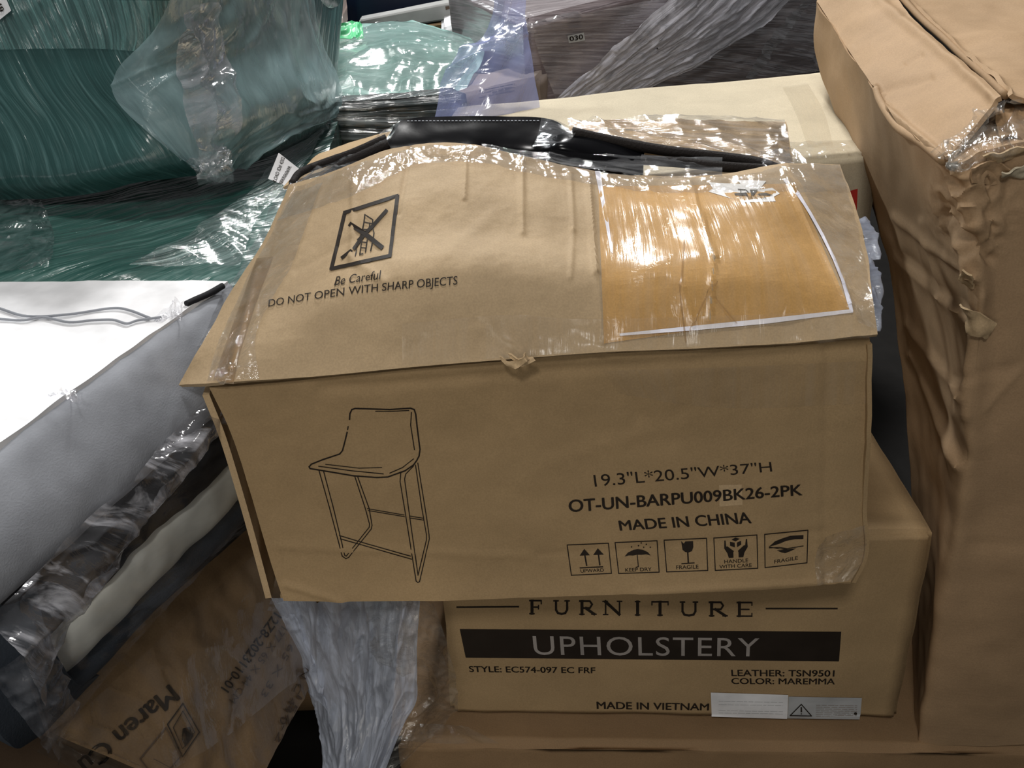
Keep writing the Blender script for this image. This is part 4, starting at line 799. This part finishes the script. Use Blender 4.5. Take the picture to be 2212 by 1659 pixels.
Tt = tree_of(body, f1, f2)
tube('bent_rim', [(1892, 192, 1.50), (1900, 216, 1.47), (1918, 246, 1.42), (1945, 278, 1.36), (1990, 305, 1.28), (2040, 344, 1.17)], [.005, .008], CBr, tl, 8)
drape('clear_tape', Tt, [[(2035, 335), (2100, 270), (2165, 215), (2205, 212)], [(2052, 350), (2110, 318), (2180, 270), (2225, 262)], [(2060, 372), (2120, 350), (2190, 330), (2235, 330)]], 70, 36, FILMw, tl, .005, ridged(15, .012, R(40), 1, 3, .5))
for k, (pts, m_) in enumerate(((([(2120, 335), (2170, 322), (2226, 312)], [(2130, 352), (2180, 345), (2226, 338)]), CBe), (([(2085, 352), (2130, 348), (2176, 368)], [(2100, 392), (2140, 400), (2170, 385)]), CBr), (([(2150, 270), (2180, 240), (2215, 250)], [(2160, 310), (2190, 300), (2226, 310)]), CBd), (([(2150, 366), (2190, 360), (2226, 350)], [(2160, 380), (2200, 384), (2226, 380)]), CBl), (([(2088, 575), (2096, 590), (2102, 600)], [(2078, 600), (2090, 618), (2104, 622)]), CBe), (([(2094, 650), (2112, 660), (2136, 690)], [(2096, 720), (2112, 720), (2124, 730)]), CBe))):
    a = [hit(Tt, x, y, .012) or V(x, y, 1.12) for x, y in pts[0]]; b = [hit(Tt, x, y, .004) or V(x, y, 1.13) for x, y in pts[1]]
    sheet('torn_shard', displace(surf([a, b], 14, 10), lumpy(30, .007, k)), m_, tl, .0025)

# ------------------------------------------------------------------ background odds and ends
def blk(nm, label, cat, q, Y, dep, h, mat, yaw=0, parent=None, group=None):
    a = V(q[0][0], q[0][1], Y); b = Hz(q[1][0], q[1][1], a.z) if len(q[1]) == 2 else V(*q[1])
    if len(q[1]) == 2: b = V(q[1][0], q[1][1], Y + yaw)
    bv = Vector((-yaw * .4, dep, 0)); P = [a, b, down(b, h), down(a, h)]
    t = parent or thing(nm, label, cat, ((a.x + b.x) / 2, Y, a.z - h))
    o = hexa('body', P, [p + bv for p in P], mat, t, 8, min(h * .15, .01), .004, 9, len(nm)); return t, o
sp = thing('pink_bag', 'crumpled pinkish-white bag top left of centre, behind the teal piece', 'bag', (-.6, 2.9, .9))
G = surf([[(628, -60, 2.95), (680, -70, 2.9), (722, -60, 2.95)], [(650, 10, 2.85), (690, 10, 2.8), (730, 10, 2.85)], [(665, 90, 2.75), (700, 88, 2.72), (742, 72, 2.75)]], 50, 60)
sheet('bag_body', displace(G, ridged(9, .02, R(60), .8, 3, .5)), plain('pinkish_plastic', (.42, .33, .30), .4, .5), sp, Vector((0, .12, 0)))
blk('navy_box', 'navy blue wrapped box at the top edge behind the mint bundle', 'box', [(722, -130), (1068, -190)], 3.3, .3, .33, plain('navy_cover', (.004, .012, .035), .3, .5))
sB = thing('metal_bed_rail', 'light grey rail with a dim printed label, top centre behind mint bundle', 'rail', (0, 3, 1))
a = V(775, 44, 3.05); b = V(1045, -8, 3.05)
rb = hexa('rail_body', [a, b, down(b, .05), down(a, .035)], [p + Vector((0, .06, 0)) for p in (a, b, down(b, .05), down(a, .035))], plain('grey_rail', (.33, .33, .32), .5), sB, 8, .004, .001)
hexa('lower_rail', [down(a, .04), down(b, .055), down(b, .105), down(a, .09)], [p + Vector((0, .06, 0)) for p in (down(a, .04), down(b, .055), down(b, .105), down(a, .09))], plain('bronze_rail', (.16, .10, .045), .35, .5, .5), sB, 8, .004, .001, label='bronze lower rail')
decal('printed_label', tree_of(rb), rectf([(962, 14), (1018, 2), (1019, 9), (963, 21)], 4, 1), INKg, sB, .002)
blk('small_white_carton', 'small white carton lit brightly at top, right of the mint bundle', 'carton', [(950, 64), (1021, 40)], 2.9, .2, .12, PAPER)
blk('brown_wrapped_roll', 'dark brown shiny box beside the white carton, top centre', 'box', [(1024, 34), (1082, 0)], 2.85, .3, .30, plain('dark_brown_plastic', (.05, .03, .025), .3, .6, 0, .5, 20))
blk('taupe_carton', 'taupe carton at the top edge left of the blue film', 'carton', [(1060, -90), (1140, -100)], 2.9, .3, .25, CBd)
blk('dark_crate', 'large added dark crate far behind the stacked goods', 'backdrop', [(560, -190), (1300, -230)], 3.7, .3, 1.1, plain('gap_filler_dark', (.012, .010, .009), .7))  # added dark block so no void shows between the stacks

# ------------------------------------------------------------------ what the far stacks stand on
def under(nm, label, P4, dep, mat, sd):
    c = sum(P4, Vector((0, 0, 0))) / 4; t = thing(nm, label, 'carton', (c.x, c.y, 0))
    zt_ = min(p.z for p in P4) - .004
    P = [Vector((p.x, p.y, zt_)) for p in P4]; a, b, c_, d_ = P
    hexa('carton_body', [a, b, Vector((b.x, b.y, -.05)), Vector((a.x, a.y, -.05))], [d_, c_, Vector((c_.x, c_.y, -.05)), Vector((d_.x, d_.y, -.05))], mat, t, 8, .01, .003, 6, sd)
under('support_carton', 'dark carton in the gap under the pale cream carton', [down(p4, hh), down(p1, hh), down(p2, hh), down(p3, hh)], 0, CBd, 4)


CBk = cardboard('cardboard_in_shadow', (.10, .065, .04))  # shade under the mattresses is put into this darker colour
x0 = Lm(1, 0, -.30); x1 = Lm(0, 0, -.02); zz = mt.location.z - .215
under('support_carton', 'carton coloured for the deep shadow under the mattresses', [Vector((x0.x, x0.y + .28, .50)), Vector((x0.x - .45, x0.y + .28, .50)), Vector((x1.x - .70, x1.y, .50)), Vector((x1.x - .2, x1.y, .50))], 0, CBk, 14)
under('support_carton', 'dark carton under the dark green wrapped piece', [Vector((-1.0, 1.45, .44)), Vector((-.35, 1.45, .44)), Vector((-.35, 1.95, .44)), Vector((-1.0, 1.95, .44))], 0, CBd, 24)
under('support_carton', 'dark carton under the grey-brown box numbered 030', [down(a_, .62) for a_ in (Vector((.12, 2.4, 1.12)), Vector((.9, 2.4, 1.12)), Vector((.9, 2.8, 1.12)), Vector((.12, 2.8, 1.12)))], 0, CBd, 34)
